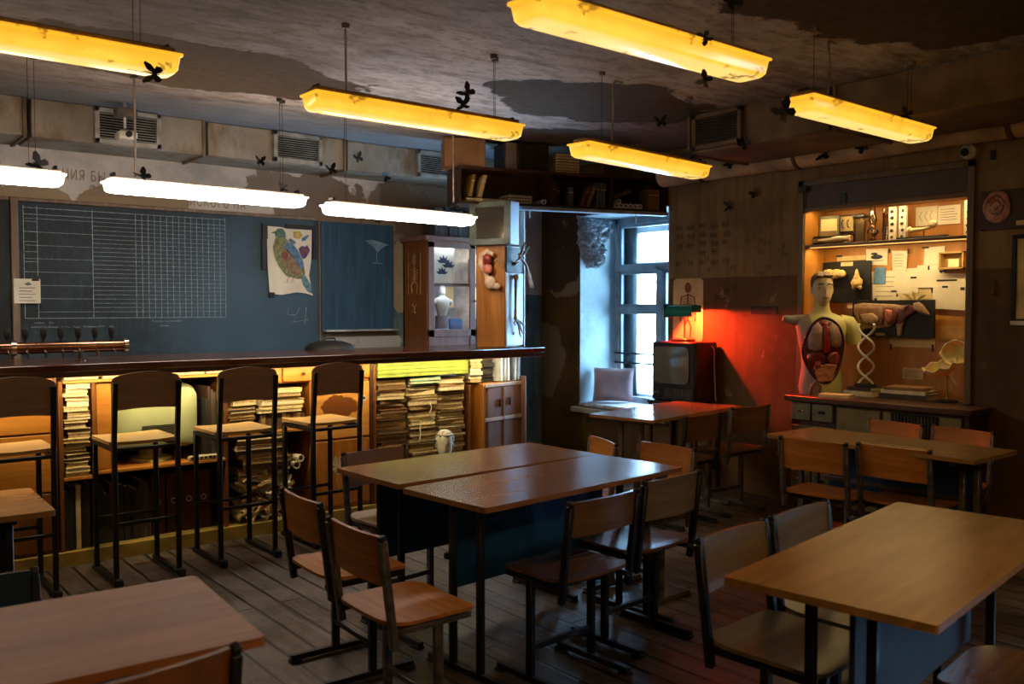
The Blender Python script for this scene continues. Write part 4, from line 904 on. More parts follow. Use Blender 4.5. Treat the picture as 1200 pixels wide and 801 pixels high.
mb = MB(); bust_mesh(mb, (4.585, 6.74, 1.425), .66); bu = tag(mb.build('plaster_bust', CAST, None, 60), 'small white plaster bust without arms inside the glazed bookcase', 'bust')
MB().lathe([(.075, 0), (.075, .012), (.06, .02), (.06, .128), (.07, .137)], (4.585, 6.74, 1.2885), 18).build('pedestal', M('grey_blue_cloth', (150, 158, 178), .8), bu, 50)
sheet('picture_sheet', 'pale mauve sheet behind the plaster bust in the bookcase', 'print', 4.40, 4.52, 6.86, 1.49, 1.69, M('mauve_paper', (150, 140, 172), .8)); sheet('picture_sheet', 'cream sheet at the right of the plaster bust in the bookcase', 'print', 4.69, 4.80, 6.86, 1.50, 1.69, PAPER2)
o = tag(MB().box(4.66, 4.80, 6.72, 6.9, 1.289, 1.40, .004).build('blue_box', M('slate_blue_box', (70, 96, 138), .6)), 'slate blue box on the bookcase shelf below the cream sheet', 'box')
sheet('botanical_print', 'cream botanical print behind the narrow bookcase door', 'print', 4.90, 5.06, 6.74, 1.45, 1.688, PAPER2); sheet('photo_print', 'dark photograph leaning in the narrow bookcase door, upper shelf', 'print', 4.88, 4.955, 6.74, 1.73, 1.95, M('dark_photo', (70, 60, 54), .5)); sheet('cream_card', 'cream card beside the dark photograph in the bookcase', 'print', 4.97, 5.1, 6.80, 1.72, 2.0, PAPER2)
o = tag(MB().lathe([(.028, 0), (.03, .005), (.03, .10), (.022, .12), (.022, .135), (.001, .136)], (4.92, 6.72, 1.289), 18).build('grey_jar', GREYM, None, 50), 'grey lidded jar in the narrow bookcase door', 'jar'); o = tag(MB().lathe([(.03, 0), (.03, .085), (.002, .087)], (5.0, 6.72, 1.289), 16).build('dark_jar', M('brown_jar', (60, 40, 26), .3), None, 50), 'brown squat jar beside the grey lidded jar', 'jar')
mb = MB(); SKT = M('chalky_figure', (150, 120, 84), .8)    # paper skeleton on the bookcase side
sk = thing('skeleton_cutout', 'faded paper skeleton pinned on the side of the glazed bookcase', 'cutout', (4.328, 6.80, 1.80))
for y in (-.10, .10): mb.bar((0, y, -.18), (0, y, .19), .008, .002, 0)
mb.bar((0, -.1, .19), (0, .1, .19), .008, .002, 0); mb.bar((0, -.1, -.18), (0, .1, -.18), .008, .002, 0); mb.build('frame_outline', SKT, sk)
mb = MB(); mb.ell((0, 0, .13), (.003, .04, .05), 8); mb.bar((0, 0, .08), (0, 0, -.08), .012, .003, 0)
for k in range(5): mb.tube([(0, -.06+.005*k, .03-.022*k), (0, 0, .05-.022*k), (0, .06-.005*k, .03-.022*k)], .004, 5)
for s in (-1, 1): mb.tube([(0, .02*s, -.07), (0, .05*s, -.10), (0, .035*s, -.17)], .006, 5)
mb.build('bones', SKT, sk); mb = MB()
sc_ = tag(MB().tube([(4.327, 6.79, 1.45), (4.326, 6.80, 1.49), (4.326, 6.77, 1.53)], .006, 6).tube([(4.327, 6.80, 1.49), (4.326, 6.83, 1.53), (4.326, 6.80, 1.56)], .006, 6).tube([(4.326, 6.80, 1.49), (4.326, 6.84, 1.46)], .005, 6).build('dried_specimen', SKT), 'small dried specimen pinned below the paper skeleton', 'specimen')
# dark folders standing on top of the bookcase
upright('dark_folder', 'dark upright folder standing on top of the glazed bookcase', 'dark folders on top of the bookcase', 4.42, 5.36, 6.70, 2.136, (.22, .26), (.03, .05), DARKB+BROWN[3:4], .2, 'folder')

# ------------------------------------------------------------------ tall narrow case standing on the counter end, with the bone board
tc = thing('narrow_display_case', 'tall narrow orange case with a pale blue lit front on the counter end', 'case', (4.43, 5.62, 1.1808), 24)
MB().box(0, .31, 0, .26, 0, .82, .004).build('carcass', CAB_ORANGE, tc)
LB = M('blue_lit_board', (178, 196, 214), .45, 0, .08, 4)  # window daylight on these faces is mixed into the pale blue
MB().box(.006, .304, -.014, 0, .01, .60, .003).build('front_board', LB, tc); MB().box(.006, .304, -.012, 0, .605, .81, .003).build('upper_board', BLK, tc)
MB().box(.304, .322, -.02, .02, 0, 1.12, .003).build('post', WHITEP, tc)
MB().lathe([(.0, 0), (.012, .001), (.012, .006), (.001, .007)], n=12).build('keyhole_plate', BLK, tc).matrix_local = Matrix.Translation((.12, -.014, .11)) @ Matrix.Rotation(R(90), 4, 'X')
BONE = M('brown_bone', (128, 92, 66), .6, 0, .25, 18); BONEL = M('pale_bone', (186, 150, 122), .6, 0, .25, 18)
def rotz(p, o, a): return (o[0]+p[0]*math.cos(R(a))-p[1]*math.sin(R(a)), o[1]+p[0]*math.sin(R(a))+p[1]*math.cos(R(a)), o[2]+p[2])
lb = thing('leg_bone_specimen', 'brown leg bone with a clawed foot hanging on the blue lit board', 'bone', rotz((.12, -.036, .35), (4.43, 5.62, 1.1808), 24), 24)
MB().tube([(.0, 0, .235), (.005, 0, .215), (.0, 0, .18), (-.004, 0, .0), (-.006, 0, -.10), (-.008, 0, -.125)], [.02, .022, .013, .010, .012, .018], 10).build('shin_bone', BONE, lb, 60)
mb = MB()
for ex, ez, k in ((.085, -.22, 0), (.105, -.17, 1), (.055, -.25, 2), (-.05, -.15, 3)): mb.tube([(-.006, 0, -.125), (ex*.5, -.012, -.125+(ez+.125)*.4), (ex, -.01, ez), (ex+.012, -.02, ez-.03)], [.011, .009, .007, .002], 7)
mb.build('foot_bones', BONE, lb, 60)
ft = thing('bird_foot_specimen', 'dried bird feet with spread claws sticking out from the narrow case', 'specimen', rotz((.14, -.05, .70), (4.43, 5.62, 1.1808), 24), 24)
mb = MB()
for tip, mid in (((.10, -.02, .14), (.03, -.02, .08)), ((.15, -.02, .12), (.06, -.03, .07)), ((.06, -.03, .15), (.01, -.03, .09)), ((-.10, -.02, -.02), (-.05, -.02, .0)), ((-.06, -.03, .05), (-.03, -.03, .03))): mb.tube([(0, 0, 0), mid, tip, (tip[0]+.012, tip[1]-.01, tip[2]-.012)], [.013, .010, .007, .001], 7)
mb.build('upper_claws', BONE, ft, 60); mb = MB()
for dx in (-.018, 0, .018): mb.tube([(.02, -.01, .02), (.10, -.02, -.03), (.155+dx, -.02, -.12), (.19+dx*1.6, -.025, -.20), (.195+dx*2, -.03, -.225)], [.011, .010, .009, .006, .001], 7)
mb.build('lower_claws', BONEL, ft, 60)
MB().tube([(0, 0, .0), (0, .03, -.02), (0, .034, -.04)], .012, 8).build('mount', BLACK, ft)
eo = thing('organ_model', 'pink and cream anatomical organ model hung on the narrow case', 'model', rotz((-.035, .10, .64), (4.43, 5.62, 1.1808), 24), 24)
PINK = M('organ_pink', (186, 106, 84), .45, 0, .3, 20); ORC = M('organ_cream', (200, 170, 140), .5, 0, .2, 20); ORR = M('organ_red', (128, 42, 34), .4, 0, .3, 20)
MB().tube([(.0, -.02, .10), (0, .04, .13), (0, .09, .10), (0, .10, .03), (0, .06, -.03), (0, .04, -.10)], [.018, .024, .026, .026, .022, .018], 10).build('outer_rim', ORC, eo, 60)
mb = MB(); mb.ell((-.012, .035, .06), (.022, .04, .05), 8, 0, None, .08); mb.build('inner_organ', ORR, eo, 60); mb = MB(); mb.ell((-.016, .03, -.01), (.02, .045, .04), 8, 0, None, .1, 2); mb.build('lobe', PINK, eo, 60); mb = MB(); mb.ell((-.006, .01, -.12), (.02, .05, .05), 8, 0, None, .12, 4); mb.ell((-.006, -.05, -.15), (.016, .04, .025), 8, 0, None, .1, 5); mb.build('base_bone', ORC, eo, 60)
mb = MB(); mb.tube([(-.01, -.03, .05), (-.02, -.06, .07), (-.01, -.09, .05), (-.01, -.07, .02)], .006, 6, 0, False); mb.build('canal_loops', ORC, eo, 60)
# green glass fronted wall case on top
gw = thing('green_wall_case', 'grey green wall case with a mirror glass door on the narrow case', 'case', (4.415, 5.57, 2.0015), 24)
GREENC = M('grey_green_paint', (104, 116, 104), .4, 0, .15)
MB().box(0, .15, -.03, .33, 0, .345, .005).build('carcass', LB, gw)
mb = MB()
for a, b, c, d in ((-.035, .02, 0, .345), (.28, .335, 0, .345), (-.035, .335, .30, .345), (-.035, .335, 0, .05)): mb.box(-.024, 0, a, b, c, d, .004)
dd = mb.build('door', GREENC, gw); MB().box(-.012, -.008, .015, .285, .045, .305).build('mirror_glass', (lambda t: (t.col((170, 160, 140)), t.p(metal=.85, rough=.08), t.mat)[-1])(NT('old_mirror_glass')), dd)
MB().box(-.034, -.024, .315, .325, .15, .19, .002).build('latch', BLK, dd)

# ------------------------------------------------------------------ high shelf over the window corner
hs = thing('high_bookshelf', 'dark open bookshelf hung high across the window corner', 'shelf', (4.13, 5.83, 0), -16.5)
Z0, Z1 = 2.33, 2.625; LS = 1.92
MB().box(0, LS, 0, .30, Z1-.02, Z1, .002).build('top_board', CAB_DARK, hs); MB().box(0, LS, 0, .30, Z0, Z0+.02, .002).build('bottom_board', CAB_DARK, hs)
MB().box(0, LS, .285, .30, Z0+.02, Z1-.02).build('back_board', CAB_DARK, hs)
for x in (0, .80, 1.37, LS-.022): MB().box(x, x+.022, .004, .284, Z0+.02, Z1-.02, .002).build('upright', CAB_DARK, hs)
MB().box(.52, LS, -.02, .06, Z0-.03, Z0-.001, .003).build('support_rail', M('pale_blue_rail', (150, 164, 178), .5), hs)
for x in (.62, 1.62): MB().bar((x, .02, Z0-.03), (x, .02, Z0-.10), .012, .012).build('bracket', WHITEP, hs)
A = -16.5
def hsat(o, x, y, z, rz=0): o.location = rotz((x, y, z), (4.13, 5.83, 0), A); o.rotation_euler.z = R(A+rz); return o
def leaning(name, label, x, z, h, t, deg, mat, group=None, cat='book', d=.18, y=.13):
    Mx = Matrix.Rotation(R(deg), 4, 'Y'); mb = MB(); mb.box(0, t, -d/2, d/2, 0, h, .001, 0, Mx); mb.box(t*.06, t*.94, -d/2-.0008, -d/2+.01, h*.7, h*.74, 0, 1, Mx)
    lo = min(p[2] for p in mb.v); o = tag(mb.build(name, [mat, PAGES], None, 0), label, cat, group); return hsat(o, x, y, z-lo+.0006)
YELB = M('ochre_cover', (146, 112, 46), .7); OLB = M('teal_grey_cover', (78, 96, 98), .7)
fl = Z0+.02
leaning('old_book', 'ochre book leaning at the left end of the high bookshelf, front one', .10, fl+.036, .185, .026, 10, YELB); leaning('old_book', 'ochre book leaning at the left end of the high bookshelf, back one', .18, fl+.036, .185, .03, 15, CREAM[3]);
o = tag(book('old_book', .34, .2, .03, YELB), 'flat ochre book under the leaning ochre books on the high shelf', 'book'); hsat(o, .24, .13, fl+.001)
for i in range(3): o = tag(book('old_book', .22, .18, .024, BROWN[i]), 'brown book in the low flat pile on the high shelf', 'book', 'low flat pile on the high shelf'); hsat(o, .55, .15, fl+.001+.0255*i, 3*i)
leaning('old_book', 'upright brown book beside the first divider of the high shelf', .84, fl, .19, .03, 0, BROWN[1]); leaning('old_book', 'upright dark book beside the brown book on the high shelf', .875, fl, .17, .026, 0, DARKB[3])
leaning('old_book', 'mauve book standing alone in the middle of the high shelf', .99, fl, .16, .04, 0, M('mauve_cover', (92, 80, 96), .7)); o = tag(book('old_book', .30, .2, .03, BROWN[3]), 'flat dark brown book in the middle bay of the high shelf', 'book'); hsat(o, 1.13, .15, fl+.001) if False else bpy.data.objects.remove(o)
leaning('old_book', 'red brown book leaning in the middle bay of the high shelf', 1.10, fl, .18, .03, 24, M('red_brown_cover', (110, 62, 48), .7)); leaning('old_book', 'tan book leaning on the red brown book of the high shelf', 1.15, fl, .185, .03, 22, BROWN[2])
for i in range(3): leaning('old_book', 'teal grey book leaning on the second divider of the high shelf', 1.245+.03*i, fl, .21, .022, 4, OLB, 'teal grey books on the high shelf')
ROLL = M('paper_roll_white', (206, 204, 206), .8)
def roll(label, x, z, r, L=.26):
    mb = MB(); mb.loft([[(rr_*math.cos(2*PI*k/18), y, rr_*math.sin(2*PI*k/18)) for k in range(18)] for rr_, y in ((r, 0), (r, L), (r*.55, L), (r*.55, 0), (r, 0))], 0, False)
    o = mb.build('paper_roll', ROLL, None, 50); MB().lathe([(r*.5, .01), (r*.5, .012)], n=12).build('dark_core_disc', BLK, o).matrix_local = Matrix.Rotation(R(-90), 4, 'X')  # black disc stands in for the shade inside the roll
    return hsat(tag(o, label, 'paper roll', 'rolled papers on the high shelf' if 'row' in label else None), x, .005, z+r+.0006)
roll('single white paper roll beside the first divider of the high shelf', .745, fl, .022)
for i in range(6): roll('white paper roll lying in the row on the high shelf', 1.425+.046*i, fl, .0215)
roll('white paper roll resting on top of the row on the high shelf', 1.449, fl+.036, .0215)
leaning('flat_box', 'brown box standing at the window end of the high shelf', 1.76, fl, .18, .11, 0, CARD, None, 'box')
leaning('paper_sheaf', 'greyish paper sheaf slanting over the paper rolls', 1.43, fl+.085, .20, .03, 70, M('greyish_paper', (120, 108, 100), .8), None, 'papers', .1, .16)
tb_ = thing('cardboard_box', 'tan cardboard box standing on the left end of the high shelf', 'box', rotz((-.10, .06, Z1), (4.13, 5.83, 0), A), A-12)
MB().box(0, .33, 0, .24, .001, .225, .004).build('carton', CARD, tb_); MB().box(.002, .328, .002, .238, .2255, .229, .001).build('lid_flap', CARD, tb_)
ct = thing('old_television', 'boxy old television with a dark screen on the high shelf', 'television', rotz((.42, .05, Z1), (4.13, 5.83, 0), A), A+3)
MB().box(0, .40, 0, .24, .001, .228, .008).build('cabinet', CAB_DARK, ct); MB().box(.11, .385, -.012, 0, .02, .212, .006).build('screen', M('dark_screen', (40, 34, 28), .25), ct); MB().box(.0, .10, -.008, 0, .006, .222, .003).build('side_grille', M('grey_cloth_grille', (126, 116, 106), .8), ct)
for i in range(7): o = tag(book('old_book', .22, .18, .022, BROWN[(i*2) % 5]), 'brown bound volume in the stack on top of the high shelf', 'book', 'stack on top of the high shelf'); hsat(o, .99, .15, Z1+.001+.0235*i, RB.uniform(-2, 2))
lf = thing('framed_picture', 'small dark framed picture leaning on top of the high shelf', 'frame', rotz((1.42, .22, Z1+.001), (4.13, 5.83, 0), A), A)
mb = MB()
for a, b, c, d in ((0, .3, 0, .025), (0, .3, .17, .195), (0, .025, 0, .195), (.275, .3, 0, .195)): mb.box(a, b, 0, .018, c, d, .002)
mb.build('frame', CAB_BROWN, lf); MB().box(.02, .28, .010, .014, .02, .175).build('picture', M('dull_picture', (90, 82, 70), .6), lf)

# ------------------------------------------------------------------ television corner with the red lamp
ts = thing('television_stand', 'dark wooden stand under the old television by the window', 'stand', (5.85, 4.97, 0))
MB().box(-.17, .14, -.27, .27, .69, .715, .004).build('top', CAB_DARK, ts)
for x in (-.15, .12):
    for y in (-.245, .245): MB().box(x-.015, x+.015, y-.015, y+.015, 0, .69, .003).build('leg', CAB_DARK, ts)
MB().box(-.15, .12, -.25, .25, .25, .27, .003).build('shelf', CAB_DARK, ts)
tv = thing('old_television', 'dark old television set glowing red on top beside the window', 'television', (5.85, 4.965, .716))
MB().box(-.14, .13, -.235, .235, .002, .50, .012).build('cabinet', wood('tv_veneer', (44, 22, 16), (78, 40, 28), 1, 1, .3), tv)
MB().box(-.155, -.14, -.23, .23, .008, .494, .006).build('front_frame', BLK, tv)
SCR = NT('grey_green_screen'); SCR.col((92, 94, 84)); SCR.p(rough=.12, spec=.6, coat=.5)
MB().panel(.385, .31, .02, lambda u, v: ((-.156-.012*(1-(u/.2)**2)*(1-(v/.16)**2), -u+.015, .305+v), (-1, 0, 0)), .05, 10, 10).build('screen', SCR.mat, tv, 60)
mb = MB()
for k in range(16): mb.box(-.159, -.154, -.20+.018*k, -.192+.018*k, .03, .11)
mb.build('speaker_slots', GREYM, tv)
for y in (.15, .19): MB().lathe([(.014, 0), (.012, .014), (.001, .015)], n=14).build('knob', CHROME, tv).matrix_local = Matrix.Translation((-.155, y, .07)) @ Matrix.Rotation(R(-90), 4, 'Y')
MB().tube([(.05, -.237, .47), (.07, -.25, .44), (.07, -.252, .3), (.08, -.255, .1), (.1, -.25, -.05)], .005, 6).build('power_cord', WHITEP, tv)
rl = thing('banker_lamp', 'green shaded desk lamp with a red bulb on the old television', 'lamp', (5.82, 4.985, 1.2165))
MB().box(-.055, .055, -.11, .07, .0, .022, .006).build('base', M('brass_base', (120, 70, 40), .35, .7), rl)
MB().tube([(.02, -.02, .02), (.02, -.02, .24), (.0, -.02, .30)], .007, 8).build('stem', CHROME, rl)
sg = MB(); prof = [(.062*math.cos(a), .062*math.sin(a)) for a in [R(8+k*207/12) for k in range(13)]]
sg.loft([[(x*1.0, y0, .245+z) for x, z in prof]+[(x*.93, y0, .243+z*.93) for x, z in prof[::-1]] for y0 in (-.16, -.15, .13, .14)]); sg.build('shade', M('dark_green_glass', (24, 104, 88), .2, 0, .1), rl, 50); MB().box(-.060, .060, -.165, -.161, .244, .304, .002).build('light_block_plate', bpy.data.materials['dark_green_glass'], rl)
MB().box(-.066, .066, .131, .137, .20, .312, .002).build('light_block_plate', BLACK, rl)  # plates added at both shade ends to block stray red light
MB().tube([(-.06, .145, .18), (-.062, .145, .25), (-.02, .145, .30)], .006, 6).build('shade_bracket', WHITEP, rl)
MB().tube([(0, -.13, .265), (0, .11, .265)], .014, 10).build('red_tube', emit('red_tube_glow', (255, 24, 10), 4), rl)
l_ = bpy.data.lights.new('red_lamp_light', 'SPOT'); l_.spot_size = R(166); l_.spot_blend = .25; l_.energy = RED_LAMP; l_.color = (1, .05, .012); l_.shadow_soft_size = .02
lo_ = bpy.data.objects.new('red_lamp_light', l_); C.collection.objects.link(lo_); lo_.location = (5.80, 4.95, 1.470); lo_.rotation_euler = Vector((.36, -.56, -.74)).to_track_quat('-Z', 'Y').to_euler()
ap = thing('anatomy_poster', 'pale poster of a figure lit red on the wall behind the television', 'poster', (5.995, 5.06, 1.48))
MB().panel(.33, .54, .004, lambda u, v: ((.0, -u, v), (-1, 0, 0)), .03, 6, 8).build('sheet', PAPER2, ap)
mb = MB(); INKR = M('anatomy_ink', (110, 66, 50), .85)
mb.ell((-.003, 0, .19), (.002, .035, .045), 8); mb.tube([(-.003, 0, .14), (-.003, 0, -.1)], .006, 5)
for s in (-1, 1): mb.tube([(-.003, .0, .13), (-.003, .07*s, .11), (-.003, .085*s, .0), (-.003, .08*s, -.10)], .006, 5); mb.tube([(-.003, .0, -.08), (-.003, .035*s, -.14), (-.003, .03*s, -.24)], .006, 5)
for k in range(6): mb.tube([(-.003, -.05, .09-.022*k), (-.003, 0, .105-.022*k), (-.003, .05, .09-.022*k)], .003, 5)
mb.build('figure_print', INKR, ap)
tag(MB().box(5.992, 5.9995, 4.16, 4.41, 1.448, 1.512, .001).build('name_plate', BLK), 'small black plate on the brown wall above the red glow', 'plate')
tag(MB().box(5.985, 5.9995, 6.77, 6.835, 1.035, 1.112, .006).build('light_switch', BLK), 'black light switch on the dark wall beside the window', 'switch') if False else None

# ------------------------------------------------------------------ display niche
NY0, NY1, NZ0, NZ1 = NI
NB = wood('niche_plywood', (150, 96, 36), (190, 132, 58), 2, .8, .5, 8)
nl = thing('niche_lining', 'plywood lined display niche with one long shelf and warm strip lights', 'display case', (6.0, 0, 0))
MB().box(.275, .30, NY0+.001, NY1-.001, NZ0, NZ1).build('back_panel', NB, nl)
for a, b in ((NY0+.001, NY0+.02), (NY1-.02, NY1-.001)): MB().box(-.005, .275, a, b, NZ0+.001, NZ1-.001, .002).build('side_panel', NB, nl)
mb = MB(); t = .045
for a, b, c, d in ((NY0-.03, NY0+.015, NZ0, NZ1+.03), (NY1-.015, NY1+.03, NZ0, NZ1+.03), (NY0-.03, NY1+.03, NZ1-.015, NZ1+.03)): mb.box(-.025, .0, a, b, c, d, .003)
mb.build('frame_moulding', wood('olive_moulding', (86, 70, 40), (118, 98, 60), 2, 1, .5), nl)
MB().box(.0, .03, NY0+.02, NY1-.02, 2.255, NZ1-.001, .003).build('fascia_board', CAB_DARK, nl); MB().box(.02, .275, NY0+.02, NY1-.02, 2.24, 2.256, .002).build('top_panel', NB, nl)
MB().box(-.01, .03, NY0+.02, NY1-.02, 2.225, 2.256, .003).build('light_valance', wood('valance', (96, 70, 36), (128, 98, 56), 1, 1, .5), nl)
MB().box(.0, .275, NY0+.02, NY1-.02, 1.955, 1.975, .003).build('shelf', wood('niche_shelf', (92, 60, 30), (130, 90, 50), 1, 1, .4), nl)
MB().box(.035, .05, NY0+.04, NY1-.04, 2.236, 2.2405).build('light_strip', emit('niche_strip', (255, 190, 100), 1.3), nl); MB().box(.035, .05, NY0+.04, NY1-.04, 1.950, 1.9549).build('light_strip', bpy.data.materials['niche_strip'], nl)
area('niche_strip_light', (6.05, 3.32, 2.233), (0, R(-12), 0), .02, 1.15, NICHE_WARM, LED_NICHE); area('niche_strip_light', (6.05, 3.32, 1.948), (0, R(-12), 0), .02, 1.15, NICHE_WARM, LED_NICHE*1.25)
tag(MB().box(5.992, 6.0, 3.585, 3.64, 2.235, 2.335, .002).build('tape_patch', TAPE), 'black tape patch over the dark board of the niche', 'tape')
tag(MB().box(5.965, 5.974, 3.90, 3.96, 2.37, 2.42, .002).build('tape_patch', TAPE), 'black tape patch on the upper corner of the niche frame', 'tape')
tag(MB().box(5.992, 6.0, 2.551, 2.583, 2.445, 2.505, .002).build('tape_patch', TAPE), 'black tape patch on the wall under the lagged pipe', 'tape')
SF = 1.9755
def onw(o, x, y, z, rz=0): return at(o, (x, y, z), rz)
# upper shelf, read from the window side (large y) to the other side
pf_ = thing('framed_photo', 'grey framed photo standing at the window end of the niche shelf', 'frame', (6.19, 3.84, SF), 14)
MB().box(-.012, .02, -.075, .075, .001, .225, .004).build('frame', M('grey_frame', (106, 104, 86), .5), pf_); MB().box(-.014, -.012, -.06, .06, .11, .20).build('upper_picture', PAPER2, pf_); MB().box(-.014, -.012, -.06, .06, .02, .105).build('lower_picture', M('sepia', (128, 104, 70), .7), pf_)
ib = thing('insect_case', 'cream insect case with two rows of specimens in the niche', 'case', (6.258, 3.72, 2.07)); MB().box(0, .012, -.125, .125, 0, .135, .003).build('frame', CAB_DARK, ib); MB().box(-.002, 0, -.112, .112, .012, .123).build('backing', PAPER2, ib)
mb = MB()
for i in range(5):
    y = .09-.045*i
    if i < 3: mb.tube([(-.004, y, .10), (-.004, y+.012, .08), (-.004, y+.008, .045), (-.004, y-.008, .035)], .004, 5)
    else:
        for z in (.10, .045): mb.ell((-.004, y, z), (.003, .009, .013), 6)
mb.build('pinned_insects', BROWN[3], ib)
gt = thing('glass_specimen_tube', 'glass tube with a cream specimen lying on the niche shelf', 'tube', (6.12, 3.76, SF+.036)); MB().tube([(0, -.16, 0), (0, .16, 0)], .034, 14).build('glass', JARGLASS, gt); mb = MB(); mb.tube([(0, -.13, 0), (0, -.04, .006), (0, .05, -.004), (0, .13, 0)], [.012, .02, .016, .01], 8); mb.build('specimen', CREAM[4], gt)
gj = thing('specimen_jar', 'square glass specimen block with a grey cap on the niche shelf', 'jar', (6.16, 3.565, SF)); MB().box(-.04, .04, -.04, .04, .001, .19, .004).build('glass', JARGLASS, gj); MB().box(-.043, .043, -.043, .043, .19, .206, .003).build('cap', GREYM, gj); MB().box(-.01, .01, -.03, .03, .01, .17).build('specimen', CREAM[3], gj)
ol = thing('oil_lamp', 'glass oil lamp with a tall chimney on the niche shelf', 'lamp', (6.16, 3.47, SF))
MB().lathe([(.04, 0.001), (.042, .01), (.018, .03), (.016, .045)], n=18).build('foot', JARGLASS, ol); MB().lathe([(.016, .045), (.04, .07), (.04, .09), (.02, .105)], n=18).build('oil_bowl', JARGLASS, ol); MB().lathe([(.02, .105), (.022, .118), (.018, .125)], n=16).build('burner', COPPER, ol); MB().lathe([(.018, .125), (.03, .16), (.022, .20), (.016, .262), (.015, .262), (.021, .20), (.029, .16), (.017, .125)], n=18, cap=False).build('chimney', JARGLASS, ol)
for i, (y, lab) in enumerate(((3.375, 'tall glass cylinder with pale liquid beside the oil lamp'),)):
    g_ = thing('specimen_cylinder', lab, 'jar', (6.18, y, SF)); MB().lathe([(.035, .001), (.035, .01), (.028, .012), (.028, .235), (.026, .235), (.026, .014)], n=18).build('glass', JARGLASS, g_); MB().lathe([(.025, .014), (.025, .20), (.001, .2005)], n=18).build('liquid', glass_mat('pale_liquid', (.8, .7, .4, 1), 1), g_)
for y, lab in ((3.31, 'white specimen strip with dark stones, next to the glass cylinder'), (3.235, 'white specimen strip with dark stones, second from the glass cylinder'), (2.78, 'white specimen strip with dark stones, alone at the far end of the niche shelf')):
    s_ = thing('specimen_strip', lab, 'specimen', (6.15, y, SF), 0); MB().box(-.012, .012, -.028, .028, .001, .245, .003).build('strip', PAPER, s_); mb = MB(); rn = random.Random(int(y*100))
    for k in range(5): mb.ell((-.014, rn.uniform(-.004, .004), .03+.045*k), (.006, rn.uniform(.008, .014), rn.uniform(.008, .013)), 6, 0, None, .15, k)
    mb.build('stones', DARKB[1], s_)
def wsheet(label, y0, y1, z0, z1, mat=PAPER, x=6.27, marks=0, tapes=(), nm='pinned_sheet', rag=0.0, seed=1):
    """sheet pinned on the niche back; y0 > y1 is the window side"""
    rn = random.Random(seed); o = thing(nm, label, 'paper', (x, 0, 0)); j = lambda: rn.uniform(-rag, rag)
    MB().prism([(y0+j(), z0+j()), (y1+j(), z0+j()), (y1+j(), z1+j()), (y0+j(), z1+j())], .003, lambda u, v, d: (-d*(1+0*u), u, v)).build('sheet', mat, o, 0)
    if marks:
        mb = MB(); yc, zc = (y0+y1)/2, (z0+z1)/2; wd, hh = abs(y0-y1), z1-z0
        if marks == 1:
            for q in (-.28, -.05, .2): mb.tube([(-.004, yc+wd*q, zc+hh*.25), (-.004, yc+wd*(q+.12), zc), (-.004, yc+wd*q, zc-hh*.28)], .0016, 4)
        elif marks == 2:
            for k in range(5): mb.tube([(-.004, yc+wd*.38, zc+hh*(.3-.14*k)), (-.004, yc-wd*rn.uniform(.2, .38), zc+hh*(.3-.14*k))], .0013, 4)
        else:
            mb.ell((-.004, yc, zc), (.0015, wd*.28, hh*.14), 8); mb.ell((-.004, yc+.02, zc+hh*.2), (.0015, wd*.16, hh*.08), 8); mb.tube([(-.004, yc+wd*.3, zc-hh*.25), (-.004, yc-wd*.3, zc-hh*.22)], .002, 4)
        mb.build('drawing', DARKB[2], o)
    for (ty, tz, tw, th) in tapes: MB().box(-.006, .0, ty-tw/2, ty+tw/2, tz-th/2, tz+th/2, .001).build('tape', TAPE, o)
    return o
wsheet('drawing with curved green outlines pinned above the niche shelf bones', 3.205, 3.05, 2.08, 2.215, marks=1); wsheet('drawing with thin pencil lines pinned beside the tall specimen strip', 3.045, 2.89, 2.08, 2.21, marks=2, seed=3)
bn = thing('bone_mount', 'small cream bones mounted on a bar on the niche shelf', 'specimen', (6.12, 3.07, SF+.02)); mb = MB(); mb.tube([(0, .10, .045), (0, .0, .05), (0, -.06, .06), (0, -.075, .09)], [.016, .011, .012, .018], 8); mb.ell((0, .10, .05), (.02, .025, .02), 6, 0, None, .2); mb.ell((0, -.06, .08), (.02, .03, .025), 6, 0, None, .2, 3); mb.build('bones', CREAM[4], bn, 60); mb = MB(); mb.box(-.02, .02, -.17, .19, -.018, .0, .003); mb.build('bar', BLK, bn); MB().bar((0, .0, 0), (0, 0, .045), .008).build('peg', BLK, bn)
# under the shelf
wsheet('sheet with a printed beetle pinned under the niche shelf', 3.58, 3.41, 1.815, 1.935, marks=3, tapes=((3.40, 1.915, .012, .03),), rag=.006)
wsheet('narrow curling sheet pinned under the middle of the niche shelf', 3.37, 3.265, 1.765, 1.91, marks=2, x=6.262, tapes=((3.25, 1.905, .014, .035),), rag=.008, seed=4)
wsheet('blank white sheet pinned beside the small wooden box', 3.14, 2.99, 1.80, 1.925, tapes=((3.13, 1.925, .05, .012),), rag=.006, seed=5)
wx = thing('wooden_box', 'small open wooden box fixed to the niche back panel', 'box', (6.20, 2.918, 1.765))
mb = MB()
for a, b, c, d in ((-.085, .085, 0, .012), (-.085, .085, .108, .12), (-.085, -.073, 0, .12), (.073, .085, 0, .12)): mb.box(0, .072, a, b, c, d, .001)
mb.build('sides', BARSEAT, wx); MB().box(.064, .072, -.08, .08, .005, .115).build('back', BARSEAT, wx); MB().box(.02, .062, -.045, .03, .0125, .07, .003).build('label_block', CREAM[2], wx)
wsheet('small blue torn paper pinned beside the black skull board', 3.525, 3.42, 1.69, 1.80, M('blue_paper', (90, 128, 168), .8), 6.268, rag=.02, seed=7)
wsheet('large white sheet with spots pinned below the printed beetle', 3.525, 3.315, 1.525, 1.775, x=6.272, marks=2, tapes=((3.44, 1.70, .012, .04), (3.36, 1.62, .04, .012), (3.335, 1.60, .012, .04), (3.50, 1.555, .02, .03)), rag=.008, seed=8)
